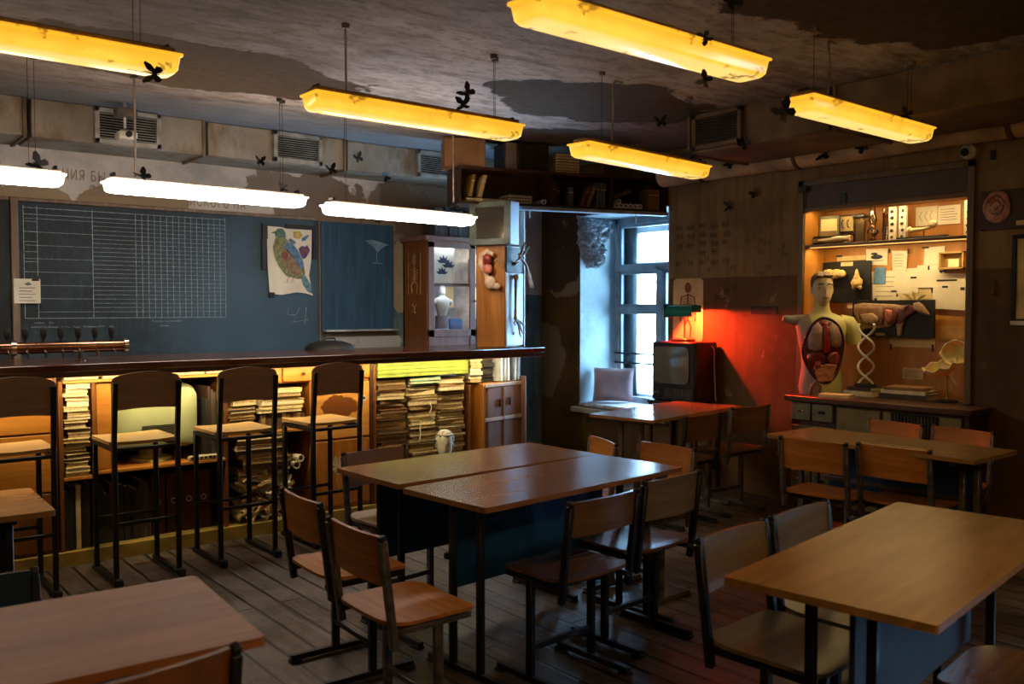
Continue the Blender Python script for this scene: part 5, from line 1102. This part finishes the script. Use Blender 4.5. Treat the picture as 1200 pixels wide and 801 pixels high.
wsheet('tall white sheet pinned in the middle of the niche back', 3.335, 3.18, 1.60, 1.785, x=6.266, tapes=((3.21, 1.715, .045, .013),), rag=.008, seed=9)
wsheet('white sheet with a green plant drawing pinned over the cow board', 3.315, 3.06, 1.525, 1.665, PAPER2, 6.27, tapes=((3.075, 1.63, .012, .05),), rag=.01, seed=10)
wsheet('broad white sheet with black tapes pinned under the wooden box', 3.19, 2.99, 1.64, 1.80, x=6.262, tapes=((3.10, 1.78, .012, .03), (3.025, 1.78, .012, .03), (3.0, 1.755, .05, .013), (3.01, 1.73, .014, .05)), rag=.012, seed=11)
wsheet('lowest white sheet with black tapes at the far end of the niche', 3.07, 2.80, 1.49, 1.735, x=6.258, tapes=((2.97, 1.69, .14, .012), (2.98, 1.645, .04, .013), (2.86, 1.63, .03, .02)), rag=.016, seed=12)
mb = MB(); 
for tip in ((.09, .06), (.02, .08), (-.08, .05), (-.10, .0)): mb.tube([(6.255, 3.19, 1.54), (6.25, 3.19+tip[0]*.6, 1.55+tip[1]*.6), (6.25, 3.19+tip[0], 1.54+tip[1])], [.006, .010, .002], 6)
tag(mb.build('dried_plant', M('dried_plant_green', (132, 120, 74), .8), None, 60), 'dried greenish plant sprig pinned over the cow board', 'plant')
wsheet('narrow paper strip pinned above the black skull board', 3.82, 3.58, 1.855, 1.895, PAPER2, 6.268, tapes=((3.80, 1.895, .05, .012),), rag=.004, seed=13)
wsheet('pale sheet at the window end behind the skull board', 4.02-.1, 3.86, 1.62, 1.80, PAPER, 6.272, rag=.008, seed=14)
kb_ = thing('skull_board', 'black board with two cream animal skulls in the niche', 'board', (6.225, 3.76, 1.70)); MB().box(0, .02, -.24, .155, -.16, .15, .003).build('board', BLK, kb_); MB().box(-.003, 0, -.10, .0, .115, .145, .001).build('label_card', PAPER2, kb_)
def lump(name, parts, mat, parent):
    mb = MB()
    for i, (c, r) in enumerate(parts): mb.ell(c, r, 8, 0, None, .10, i+3)
    return mb.build(name, mat, parent, 60)
SKULL = M('cream_skull', (206, 176, 118), .6, 0, .2, 30)
lump('skull_side_view', [((-.03, .02, .06), (.028, .055, .032)), ((-.03, .08, .075), (.02, .035, .018)), ((-.03, .035, .035), (.022, .05, .016)), ((-.035, -.03, .055), (.026, .03, .03)), ((-.02, .115, .08), (.014, .02, .01))], SKULL, kb_)
lump('skull_top_view', [((-.03, -.15, -.01), (.026, .045, .04)), ((-.03, -.15, .04), (.02, .014, .045)), ((-.03, -.175, -.045), (.018, .014, .02)), ((-.03, -.125, -.045), (.018, .014, .02)), ((-.035, -.15, .02), (.018, .026, .03))], SKULL, kb_)
wsheet('small cream label fixed under the black skull board', 3.71, 3.60, 1.495, 1.535, PAPER2, 6.24)
cb = thing('cow_board', 'black board with a relief of a cut open cow in the niche', 'board', (6.195, 3.335, 1.42)); MB().box(0, .022, -.31, .31, -.135, .135, .003).build('board', BLK, cb)
def relief(name, poly, mat, d0, d1, parent=cb):
    n = len(poly); cu = sum(p[0] for p in poly)/n; cv = sum(p[1] for p in poly)/n; q = lambda s, d: [(-d, -(cu+(u-cu)*s), cv+(v-cv)*s) for u, v in poly]
    return MB().loft([q(1, d0), q(1, d0+(d1-d0)*.5), q(.9, d0+(d1-d0)*.9), q(.7, d1)]).build(name, mat, parent, 60)
COWC = M('relief_cream', (150, 122, 94), .5, 0, .15, 20); COWR = M('relief_red', (104, 50, 42), .45, 0, .3, 20); COWT = M('relief_tan', (128, 90, 64), .5, 0, .2, 20)
relief('body_half', [(-.285, .105), (-.22, .115), (-.1, .11), (.02, .105), (.08, .095), (.05, -.03), (-.02, -.06), (-.10, -.07), (-.19, -.075), (-.25, -.11), (-.265, -.02), (-.29, .05)], COWC, 0, .022)
relief('belly_organs', [(-.255, .085), (-.16, .09), (-.06, .085), (-.04, .02), (-.05, -.045), (-.12, -.055), (-.2, -.05), (-.235, 0)], COWT, .015, .042); relief('gut_folds', [(-.22, .03), (-.12, .04), (-.07, .0), (-.10, -.04), (-.19, -.035)], COWC, .03, .055)
relief('chest_organs', [(-.035, .09), (.04, .085), (.065, .03), (.04, -.04), (-.01, -.045), (-.04, .0)], COWR, .015, .045); relief('lung_lobe', [(-.02, .07), (.03, .06), (.035, .0), (.0, -.03), (-.025, .02)], PINK, .03, .055)
relief('neck', [(.06, .095), (.12, .10), (.20, .085), (.19, .05), (.13, .02), (.09, -.03), (.05, -.04)], COWR, .005, .03); relief('head', [(.17, .11), (.205, .12), (.235, .10), (.275, .05), (.285, .03), (.25, .03), (.20, .055), (.175, .07)], COWC, .004, .035); relief('mane', [(.07, .095), (.11, .09), (.16, .105), (.13, .085), (.11, .05), (.08, .06)], COWC, .03, .045)
relief('front_leg', [(.04, -.03), (.10, -.02), (.085, -.06), (.08, -.12), (.055, -.125), (.05, -.07)], COWC, .003, .022); relief('udder_tag', [(-.12, -.105), (-.05, -.105), (-.04, -.125), (-.11, -.13)], COWC, .002, .012)
wsheet('cream strip label pinned under the cow board', 3.385, 3.05, 1.215, 1.285, PAPER2, 6.27, marks=0, tapes=((3.375, 1.215, .014, .04), (3.065, 1.215, .014, .05)))
wsheet('small cream card pinned low in the niche', 3.285, 3.13, .985, 1.065, PAPER2, 6.272, marks=2, seed=21)
wsheet('orange brown card fixed above the yellow shell model', 3.01, 2.82, 1.28, 1.375, M('kraft_card', (176, 134, 78), .8), 6.265, rag=.006, seed=22)

# ------------------------------------------------------------------ torso model
to = thing('torso_model', 'anatomical male torso model with open chest on the niche cabinet', 'torso', (5.93, 3.735, .862), -42)
# local: front towards -Y
SKIN = NT('two_tone_torso'); sp = SKIN.n('SeparateXYZ'); SKIN.set(sp.inputs[0], SKIN.obj); kk = SKIN.n_smooth(SKIN.math('ADD', sp.outputs[0], SKIN.math('MULTIPLY', sp.outputs[2], .1)), -.045, -.035)
SKIN.col(SKIN.mix(kk, (150, 132, 126), (196, 192, 128))); SKIN.p(rough=.4, spec=.4); SKIN = SKIN.mat
FACE = NT('aged_face_paint'); fz = FACE.n('SeparateXYZ'); FACE.set(fz.inputs[0], FACE.obj); FACE.col(FACE.mix(FACE.n_smooth(fz.outputs[2], .60, .70), (196, 192, 128), (190, 172, 140))); FACE.p(rough=.4); FACE = FACE.mat
rows = [(0, .150, .10, 0), (.05, .158, .105, 0), (.12, .150, .10, 0), (.20, .138, .092, 0), (.28, .142, .095, 0), (.36, .158, .105, 0), (.44, .172, .11, 0), (.50, .185, .105, 0), (.535, .190, .092, .005), (.565, .165, .078, .01), (.585, .115, .068, .014), (.605, .072, .062, .016), (.64, .058, .06, .012), (.69, .054, .058, .006)]
def sup(rx, ry, oy, z, n=36, e=.86):
    return [(rx*math.copysign(abs(math.sin(2*PI*k/n))**e, math.sin(2*PI*k/n)), oy-ry*math.copysign(abs(math.cos(2*PI*k/n))**e, math.cos(2*PI*k/n)), z) for k in range(n)]
mb = MB(); mb.loft([sup(rx, ry, oy, z) for z, rx, ry, oy in rows])
mb.build('body', SKIN, to, 60)
mb = MB(); mb.tube([(.13, .005, .535), (.19, .005, .515), (.225, .005, .46), (.238, .0, .40), (.242, .0, .37)], [.055, .07, .064, .056, .052], 16); mb.build('arm_stump', SKIN, to, 60)
mb = MB(); mb.tube([(-.14, .005, .545), (-.19, .0, .545), (-.23, -.01, .55), (-.275, -.02, .558), (-.285, -.02, .56)], [.045, .04, .032, .026, .02], 12); mb.build('raised_arm_stump', M('grey_plaster', (150, 146, 138), .5), to, 60)
mb = MB(); head_mesh(mb, 1.0, (0, -.012, .665)); mb.build('head', FACE, to, 60)
HAIRM = M('painted_brown_hair', (96, 66, 40), .55, 0, .3, 20)
mb = MB()
def hairrow(z, rx, ry, oy, lim): return [(rx*math.sin(a), oy-ry*math.cos(a), z) for a in [R(-180+lim+k*(360-2*lim)/20+180) for k in range(21)]]
rings = [hairrow(.755, .072, .096, -.004, 86), hairrow(.80, .078, .101, -.001, 74), hairrow(.835, .079, .102, .001, 58), hairrow(.862, .073, .093, .004, 26), hairrow(.885, .055, .072, .006, 6), hairrow(.902, .028, .038, .008, 2)]
vs = [p for r_ in rings for p in r_]; fs = [(i*21+k, i*21+k+1, (i+1)*21+k+1, (i+1)*21+k) for i in range(5) for k in range(20)]+[tuple(5*21+k for k in range(21))]
mb.add(vs, fs); mb.ell((.02, -.07, .868), (.044, .022, .014), 8, 0, None, .12); mb.ell((-.03, -.066, .868), (.032, .022, .013), 8, 0, None, .12, 4); hr = mb.build('hair', HAIRM, to, 60)
mb = MB()
for sx in (-1, 1): mb.ell((sx*.03, -.078, .783), (.017, .011, .008), 6); mb.tube([(sx*.012, -.097, .808), (sx*.03, -.099, .813), (sx*.05, -.086, .806)], .005, 5)
mb.build('eyes_and_brows', M('painted_eye_brown', (60, 42, 30), .5), to, 60)
mb = MB(); mb.tube([(-.022, -.098, .710), (0, -.103, .713), (.022, -.098, .710)], .004, 6); mb.build('lips', M('painted_lips', (150, 96, 80), .5), to, 60)
# open chest
def oval(sx, sz, n=40, cz=.325): return [(sx*math.sin(2*PI*k/n)*(1-.16*max(0, -math.cos(2*PI*k/n))), cz+sz*math.cos(2*PI*k/n)) for k in range(n)]
def ybody(x, z):
    for (a, b_) in zip(rows, rows[1:]):
        if a[0] <= z <= b_[0]:
            t_ = (z-a[0])/(b_[0]-a[0]); rx = a[1]+(b_[1]-a[1])*t_; ry = a[2]+(b_[2]-a[2])*t_; oy = a[3]+(b_[3]-a[3])*t_
            s_ = min(.97, abs(x)/rx); return oy-ry*(1-s_**(2/.86))**(.43)
    return -.09
def chest(name, poly, mat, lift): 
    n = len(poly); cx = sum(p[0] for p in poly)/n; cz = sum(p[1] for p in poly)/n; rr_ = []
    for s_, l in ((1.0, -.012), (1.0, lift*.6), (.86, lift), (.5, lift*1.15), (.12, lift*1.2)): rr_.append([(cx+(x-cx)*s_, ybody(cx+(x-cx)*s_, cz+(z-cz)*s_)-l, cz+(z-cz)*s_) for x, z in poly])
    return MB().loft(rr_).build(name, mat, to, 60)
CAV = M('cavity_dark_red', (84, 26, 24), .4, 0, .25, 20); LUNG = M('lung_grey_pink', (158, 128, 120), .4, 0, .2, 24); LIV = M('liver_dark_red', (104, 28, 22), .35, 0, .25, 20); GUT = M('gut_red_brown', (140, 62, 44), .4, 0, .25, 30); RIMC = M('chest_rim_dark', (60, 28, 26), .5, 0, .2)
chest('chest_cavity', oval(.143, .235), CAV, .006)
rim = oval(.147, .24); mb = MB(); mb.tube([(x, ybody(x, z)-.006, z) for x, z in rim], .008, 8, 0, True); mb.build('cavity_rim', RIMC, to, 60)
chest('lung', [(-.115, .34), (-.12, .42), (-.09, .50), (-.05, .53), (-.02, .49), (-.018, .40), (-.02, .335), (-.07, .315)], LUNG, .02); chest('lung', [(.115, .36), (.12, .42), (.09, .50), (.05, .53), (.022, .49), (.02, .42), (.04, .36), (.08, .345)], LUNG, .02)
chest('heart_vessel', [(-.012, .30), (-.016, .42), (-.012, .53), (.012, .535), (.016, .42), (.03, .36), (.02, .30)], M('artery_red', (150, 34, 28), .35), .03)
chest('liver', [(-.12, .30), (-.06, .325), (.01, .30), (.0, .25), (-.06, .19), (-.11, .20)], LIV, .022); chest('stomach', [(.03, .31), (.09, .315), (.12, .27), (.09, .21), (.04, .23), (.015, .27)], GUT, .022)
chest('kidney', [(-.07, .25), (-.035, .25), (-.03, .20), (-.06, .185), (-.08, .21)], GUT, .03)
mb = MB(); pts = []
for i in range(60):
    t_ = i/59; z = .215-.11*t_; x = (.085-.03*t_)*math.sin(i*.85); pts.append((x, ybody(x, z)-.016, z))
mb.tube(pts, .013, 8); mb.build('intestine', M('intestine_tan', (172, 112, 78), .4, 0, .2, 30), to, 60)
mb = MB()
for s_ in (-1, 1):
    for k in range(9):
        z = .30+.027*k; x = s_*(.143*math.sqrt(max(0, 1-((z-.325)/.235)**2))); mb.ell((x, ybody(x, z)-.006, z), (.005, .004, .004), 5)
mb.build('rib_ends', CREAM[4], to, 60)
mb = MB(); mb.tube([(-.10, -.085, .0), (-.095, -.10, .06), (-.06, -.106, .10), (-.03, -.10, .06), (-.035, -.095, .0)], .012, 8); mb.build('hip_muscles', M('hip_grey', (120, 104, 104), .45), to, 60)

# ------------------------------------------------------------------ other things on the niche ledge
dn = thing('dna_model', 'white double helix model on a round black foot in the niche', 'model', (6.05, 3.445, .862))
MB().lathe([(.075, .0665), (.08, .07), (.078, .082), (.03, .09), (.001, .091)], n=24).build('foot', BLK, dn)
for ph in (0, PI): MB().tube([(.05*math.sin(ph+k*.235), .055*math.cos(ph+k*.235), .088+.43*k/40) for k in range(41)], .0085, 8).build('strand', WHITEP, dn)
# make the stack of books that carries it
o = tag(book('old_book', .22, .20, .036, CREAM[4]), 'lower book under the double helix model', 'book'); at(o, (6.05, 3.455, .8625), 92); o = tag(book('old_book', .19, .19, .027, DARKB[1]), 'upper book under the double helix model', 'book'); at(o, (6.06, 3.445, .900), 86)
for i, (h, m, lab) in enumerate(((.035, DARKB[4], 'grey book at the bottom of the stack beside the double helix'), (.024, CREAM[2], 'white book in the middle of the stack beside the double helix'), (.022, BROWN[2], 'brown book on top of the stack beside the double helix'))):
    o = tag(book('old_book', .34-.03*i, .2, h, m), lab, 'book'); at(o, (6.09, 3.14, .8625+(0, .036, .061)[i]), 90+3*i)
o = tag(book('old_book', .22, .14, .022, CREAM[0]), 'cream book lying in front of the torso model on the cabinet', 'book'); at(o, (5.80, 3.52, .862), 100)
sm = thing('shell_model', 'yellowish two part shell model on a wire stand in the niche', 'model', (6.06, 2.86, .862))
SHELLM = NT('yellow_translucent_shell'); SHELLM.col((206, 184, 112)); SHELLM.p(rough=.35, sss=.2); SHELLM = SHELLM.mat
def bowl(name, c, r, rot, depth):
    vs = []; N, K = 8, 28
    for sh_ in (1, .93):
        for i in range(N+1):
            t_ = i/N*PI/2
            for k in range(K): a = 2*PI*k/K; wv = 1+.05*math.sin(5*a)*i/N; vs.append(tuple(rot @ Vector((r[0]*math.sin(t_)*math.cos(a)*sh_*wv, r[1]*math.sin(t_)*math.sin(a)*sh_*wv, -depth*math.cos(t_)*sh_+(.01*math.cos(7*a)*i/N)))+Vector(c)))
    fs = []; Q = (N+1)*K
    for sft in (0, Q):
        for i in range(N):
            for k in range(K): fs.append((sft+i*K+k, sft+i*K+(k+1) % K, sft+(i+1)*K+(k+1) % K, sft+(i+1)*K+k))
    for k in range(K): fs.append((N*K+k, N*K+(k+1) % K, Q+N*K+(k+1) % K, Q+N*K+k))
    mb = MB(); mb.add(vs, fs); o = mb.build(name, SHELLM, sm, 60); MB().tube([vs[N*K+k] for k in range(K)], .006, 6, 0, True).build('rim', CREAM[4], o); return o
bowl('upper_shell', (.03, -.035, .335), (.085, .095, 0), Matrix.Rotation(R(-75), 3, 'Y') @ Matrix.Rotation(R(0), 3, 'X'), .05); bowl('lower_shell', (-.03, .045, .245), (.085, .11, 0), Matrix.Rotation(R(-25), 3, 'Y') @ Matrix.Rotation(R(-12), 3, 'X'), .075)
MB().lathe([(.07, 0.001), (.07, .012), (.02, .02), (.002, .021)], n=22).build('foot', BLK, sm); MB().tube([(0, 0, .02), (0, 0, .18), (-.02, .03, .2)], .005, 6).build('wire_stand', CHROME, sm); MB().tube([(0, -.02, .19), (-.02, -.07, .13)], .008, 6).build('prong', CREAM[4], sm)

# ------------------------------------------------------------------ cabinet under the niche
nc = thing('niche_cabinet', 'dark low cabinet with olive doors and drawers under the niche', 'cabinet', (5.70, 0, 0))
MB().box(.02, .295, 2.56, 3.84, .06, .82, .003).build('carcass', CAB_DARK, nc); MB().box(-.03, .299, 2.53, 3.875, .82, .861, .006).build('top', wood('dark_cabinet_top', (52, 32, 22), (86, 56, 38), 1, 1, .4), nc); MB().box(.04, .29, 2.58, 3.82, 0, .06).build('plinth', CAB_DARK, nc)
OLIVE = M('olive_paint', (108, 102, 60), .5, 0, .15); 
for r_ in range(4):
    for k, (a, b) in enumerate(((3.67, 3.825), (3.495, 3.655))):
        z = .685-.165*r_; d_ = MB().box(.0, .02, a, b, z, z+.125, .003).build('drawer', M('grey_green_drawer', (104, 104, 76), .5) if (r_, k) == (0, 0) else bpy.data.materials['grey_green_drawer'], nc)
        MB().box(-.012, .0, (a+b)/2-.025, (a+b)/2+.025, z+.055, z+.075, .004).build('handle', CHROME if k == 0 else BLK, d_)
MB().box(.0, .02, 3.14, 3.46, .10, .80, .003).build('door', OLIVE, nc); MB().box(.0, .02, 2.60, 3.12, .10, .80, .003).build('door', OLIVE, nc)
gp = MB().box(-.012, .0, 2.74, 3.06, .45, .80, .003).build('radiator_grille', GBLK, nc); mb = MB()
for k in range(14): mb.bar((-.016, 2.755+.0225*k, .46), (-.016, 2.755+.0225*k, .79), .008, .006, .001)
mb.build('grille_bars', GREYM, gp)

# ------------------------------------------------------------------ on the side wall beyond the niche
br = thing('brain_picture', 'dark board with a pink brain relief on the wall beside the niche', 'picture', (5.975, 2.45, 2.12)); MB().box(0, .024, -.17, .18, -.125, .125, .003).build('board', M('maroon_board', (52, 22, 18), .5), br)
mb = MB(); mb.ell((-.006, .075, .02), (.02, .085, .10), 12, 0, None, .05); mb.build('brain_half', M('brain_pink', (176, 128, 108), .5, 0, .25, 30), br, 60); mb = MB(); rn = random.Random(12)
for k in range(16):
    a0 = rn.uniform(0, 6.28); r0 = rn.uniform(.1, .8); pts = [(-.026+.012*r0*r0, .075+.08*r0*math.cos(a0+q*.35), .02+.095*r0*math.sin(a0+q*.35)) for q in range(4)]; mb.tube(pts, .004, 5)
mb.build('brain_folds', M('brain_fold_red', (120, 62, 52), .5), br, 60); MB().box(-.004, 0, -.16, -.04, -.105, -.075, .001).build('label_card', PAPER2, br)
fp = thing('framed_chart', 'black framed chart on the wall cut off by the photo edge', 'picture', (5.972, 2.215, 1.68)); mb = MB()
for a, b, c, d in ((-.30, .215, -.275, -.25), (-.30, .215, .25, .275), (.19, .215, -.275, .275), (-.30, -.275, -.275, .275)): mb.box(0, .026, a, b, c, d, .003)
mb.build('frame', BLK, fp); MB().box(.012, .026, -.28, .2, -.26, .26).build('chart', PAPER2, fp)
MB().box(-.012, .012, .12, .215, -.29, -.262, .003).build('corner_clip', WHITEP, fp)
hk = thing('wall_tap', 'small rusty tap fixed on the brown wall beside the niche', 'tap', (5.998, 2.54, 1.625)); MB().tube([(0, 0, .05), (-.02, 0, .04), (-.02, 0, -.03)], .006, 8).build('pipe_stub', M('rusty_brass', (110, 82, 50), .4, .6), hk); mb = MB(); mb.ell((-.025, 0, -.035), (.016, .018, .012), 8); mb.build('knob', bpy.data.materials['rusty_brass'], hk, 60)
sc = thing('security_camera', 'small white dome camera on the wall under the lagged pipe', 'camera', (5.998, 2.715, 2.515)); mb = MB(); mb.lathe([(.05, 0), (.05, .03), (.042, .034)], n=20); mb.build('housing', WHITEP, sc, 40).matrix_local = Matrix.Rotation(R(-90), 4, 'Y'); mb = MB(); mb.ell((-.045, .012, -.006), (.024, .026, .026), 10); mb.build('lens_dome', BLK, sc, 60)
dcam = thing('wall_projector', 'small pale camera on a bracket hanging in front of the duct grille', 'camera', (1.75, 6.33, 2.62)); MB().tube([(0, 0, .249), (0, 0, .08)], .009, 8).build('bracket', WHITEP, dcam); MB().box(-.06, .07, -.05, .05, .15, .21, .006).build('junction_box', GREYM, dcam); MB().box(-.055, .06, -.08, .05, .0, .055, .012).build('camera_body', WHITEP, dcam); MB().lathe([(.02, 0), (.02, .02), (.014, .021)], n=14).build('lens', BLK, dcam).matrix_local = Matrix.Translation((0, -.08, .028)) @ Matrix.Rotation(R(90), 4, 'X')

# ------------------------------------------------------------------ black butterflies
BFM = M('black_butterfly_wing', (14, 12, 13), .6, 0, .3)
def butterfly():
    r = thing('butterfly', 'x', 'butterfly', (0, 0, 0), 0, 'black butterflies'); 
    mb = MB(); mb.tube([(0, -.026, 0), (0, 0, .002), (0, .024, .003), (0, .032, .002)], [.002, .0045, .005, .002], 6); mb.tube([(0, .03, .002), (.010, .05, .012)], .0008, 4); mb.tube([(0, .03, .002), (-.010, .05, .012)], .0008, 4); mb.build('body', BFM, r)
    for s in (-1, 1):
        for nm, poly in (('fore_wing', [(.004, .012), (.02, .045), (.055, .058), (.068, .048), (.055, .018), (.03, .0), (.004, .0)]), ('hind_wing', [(.004, .002), (.03, .002), (.05, -.012), (.046, -.036), (.028, -.045), (.010, -.025), (.004, -.01)])):
            MB().prism([(u*s, v) for u, v in poly], .0012, lambda u, v, d: (u*.86, v, abs(u)*.5+d)).build(nm, BFM, r)
    return r
bf0 = butterfly()
BF = [  # location, heading, pitch, label, scale
 ((-.05+.62, 3.74, 2.56), 30, 60, 'black butterfly on the top edge of the nearest left yellow lamp', 1.2),
 ((1.13, 3.66, 2.42), 80, 100, 'black butterfly hanging under the end of the nearest left yellow lamp', 1.4),
 ((.93, 3.73, 2.73), 20, 80, 'black butterfly on the wire above the nearest left yellow lamp', 1.1),
 ((1.05, 5.44, 2.275), 60, 70, 'black butterfly on the end of the white lamp cut off by the photo edge', 1.8),
 ((.72, 5.44, 2.50), 10, 80, 'black butterfly high on the wires of the white lamp over the taps', 2.0),
 ((.72, 5.44, 2.72), 70, 85, 'black butterfly at the ceiling above the white lamp over the taps', 1.8),
 ((1.62, 5.51, 2.27), 40, 50, 'black butterfly on the rod foot of the lamp above the chalk grid', 1.6),
 ((2.53, 5.57, 2.285), 90, 70, 'black butterfly on the far end of the lamp above the chalk grid', 1.2),
 ((2.36, 5.55, 2.44), 0, 80, 'black butterfly on the wires of the lamp above the chalk grid', 1.2),
 ((2.80, 5.42, 2.41), 20, 75, 'black butterfly in front of the peeling plaster near the poster lamp', 1.4),
 ((3.85, 5.49, 2.235), 70, 60, 'black butterfly on the end of the lamp beside the green wall case', 1.3),
 ((3.62, 6.54, 2.72), 30, 88, 'black butterfly on the face of the wall duct', 1.5),
 ((3.90, 6.56, 2.60), 110, 88, 'black butterfly under the lower edge of the wall duct', 1.4),
 ((4.62, 6.56, 2.58), 15, 88, 'black butterfly below the last duct grille', 1.2),
 ((2.80, 3.87, 2.63), 50, 80, 'black butterfly, upper of two on the wire near the cardboard box', 1.5),
 ((2.76, 3.85, 2.56), 95, 70, 'black butterfly, lower of two on the wire near the cardboard box', 1.4),
 ((2.97, 2.29, 2.725), 30, 80, 'large black butterfly at the ceiling above the large yellow lamp', 1.5),
 ((2.72, 2.22, 2.52), 120, 80, 'black butterfly on the side of the large yellow lamp', 1.0),
 ((2.84, 2.32, 2.40), 60, 95, 'black butterfly under the large yellow lamp', 1.1),
 ((3.78, 2.60, 2.45), 40, 90, 'black butterfly at the window end of the blotchy yellow lamp', 1.9),
 ((4.75, 2.49, 2.545), 70, 70, 'black butterfly on the far part of the blotchy yellow lamp', 1.3),
 ((4.12, 3.70, 2.62), 10, 80, 'black butterfly above the lamp that hangs before the window', 1.3),
 ((5.775, 3.62, 2.60), 80, 88, 'black butterfly on the lagged pipe right over the niche', 1.9),
 ((5.775, 3.33, 2.60), 30, 88, 'black butterfly on the lagged pipe beside the niche centre', 1.6),
 ((5.775, 4.45, 2.63), 50, 88, 'black butterfly on the lagged pipe over the red wall', 1.5),
 ((5.98, 4.37, 2.40), 20, 88, 'black butterfly on the wall below the lagged pipe, upper one', 1.3),
 ((5.98, 4.62, 2.33), 100, 88, 'black butterfly on the wall below the lagged pipe, lower one', 1.4),
 ((5.02, 3.74, 2.60), 40, 88, 'black butterfly at the corner of the brown duct grille', 1.6),
 ((5.02, 4.22, 2.58), 120, 88, 'black butterfly below the window end of the brown duct', 1.8),
 ((1.22, 3.78, 2.862), 30, 178, 'small black butterfly on the ceiling over the nearest left yellow lamp', 1.2),
 ((4.03, 6.94, 2.27), 0, 88, 'black butterfly on the wall just above the narrow blackboard', 1.1),
]
for i, (loc, h, pt, lab, s) in enumerate(BF):
    b_ = bf0 if i == 0 else dup(bf0, loc, 0); b_['label'] = lab; b_.location = loc; b_.scale = (s*.52,)*3
    face = -90 if loc[0] > 4.9 else (0 if loc[1] > 5 else -38)
    b_.rotation_euler = (Matrix.Rotation(R(face), 3, 'Z') @ Matrix.Rotation(R(pt), 3, 'X') @ Matrix.Rotation(R(h), 3, 'Z')).to_euler()
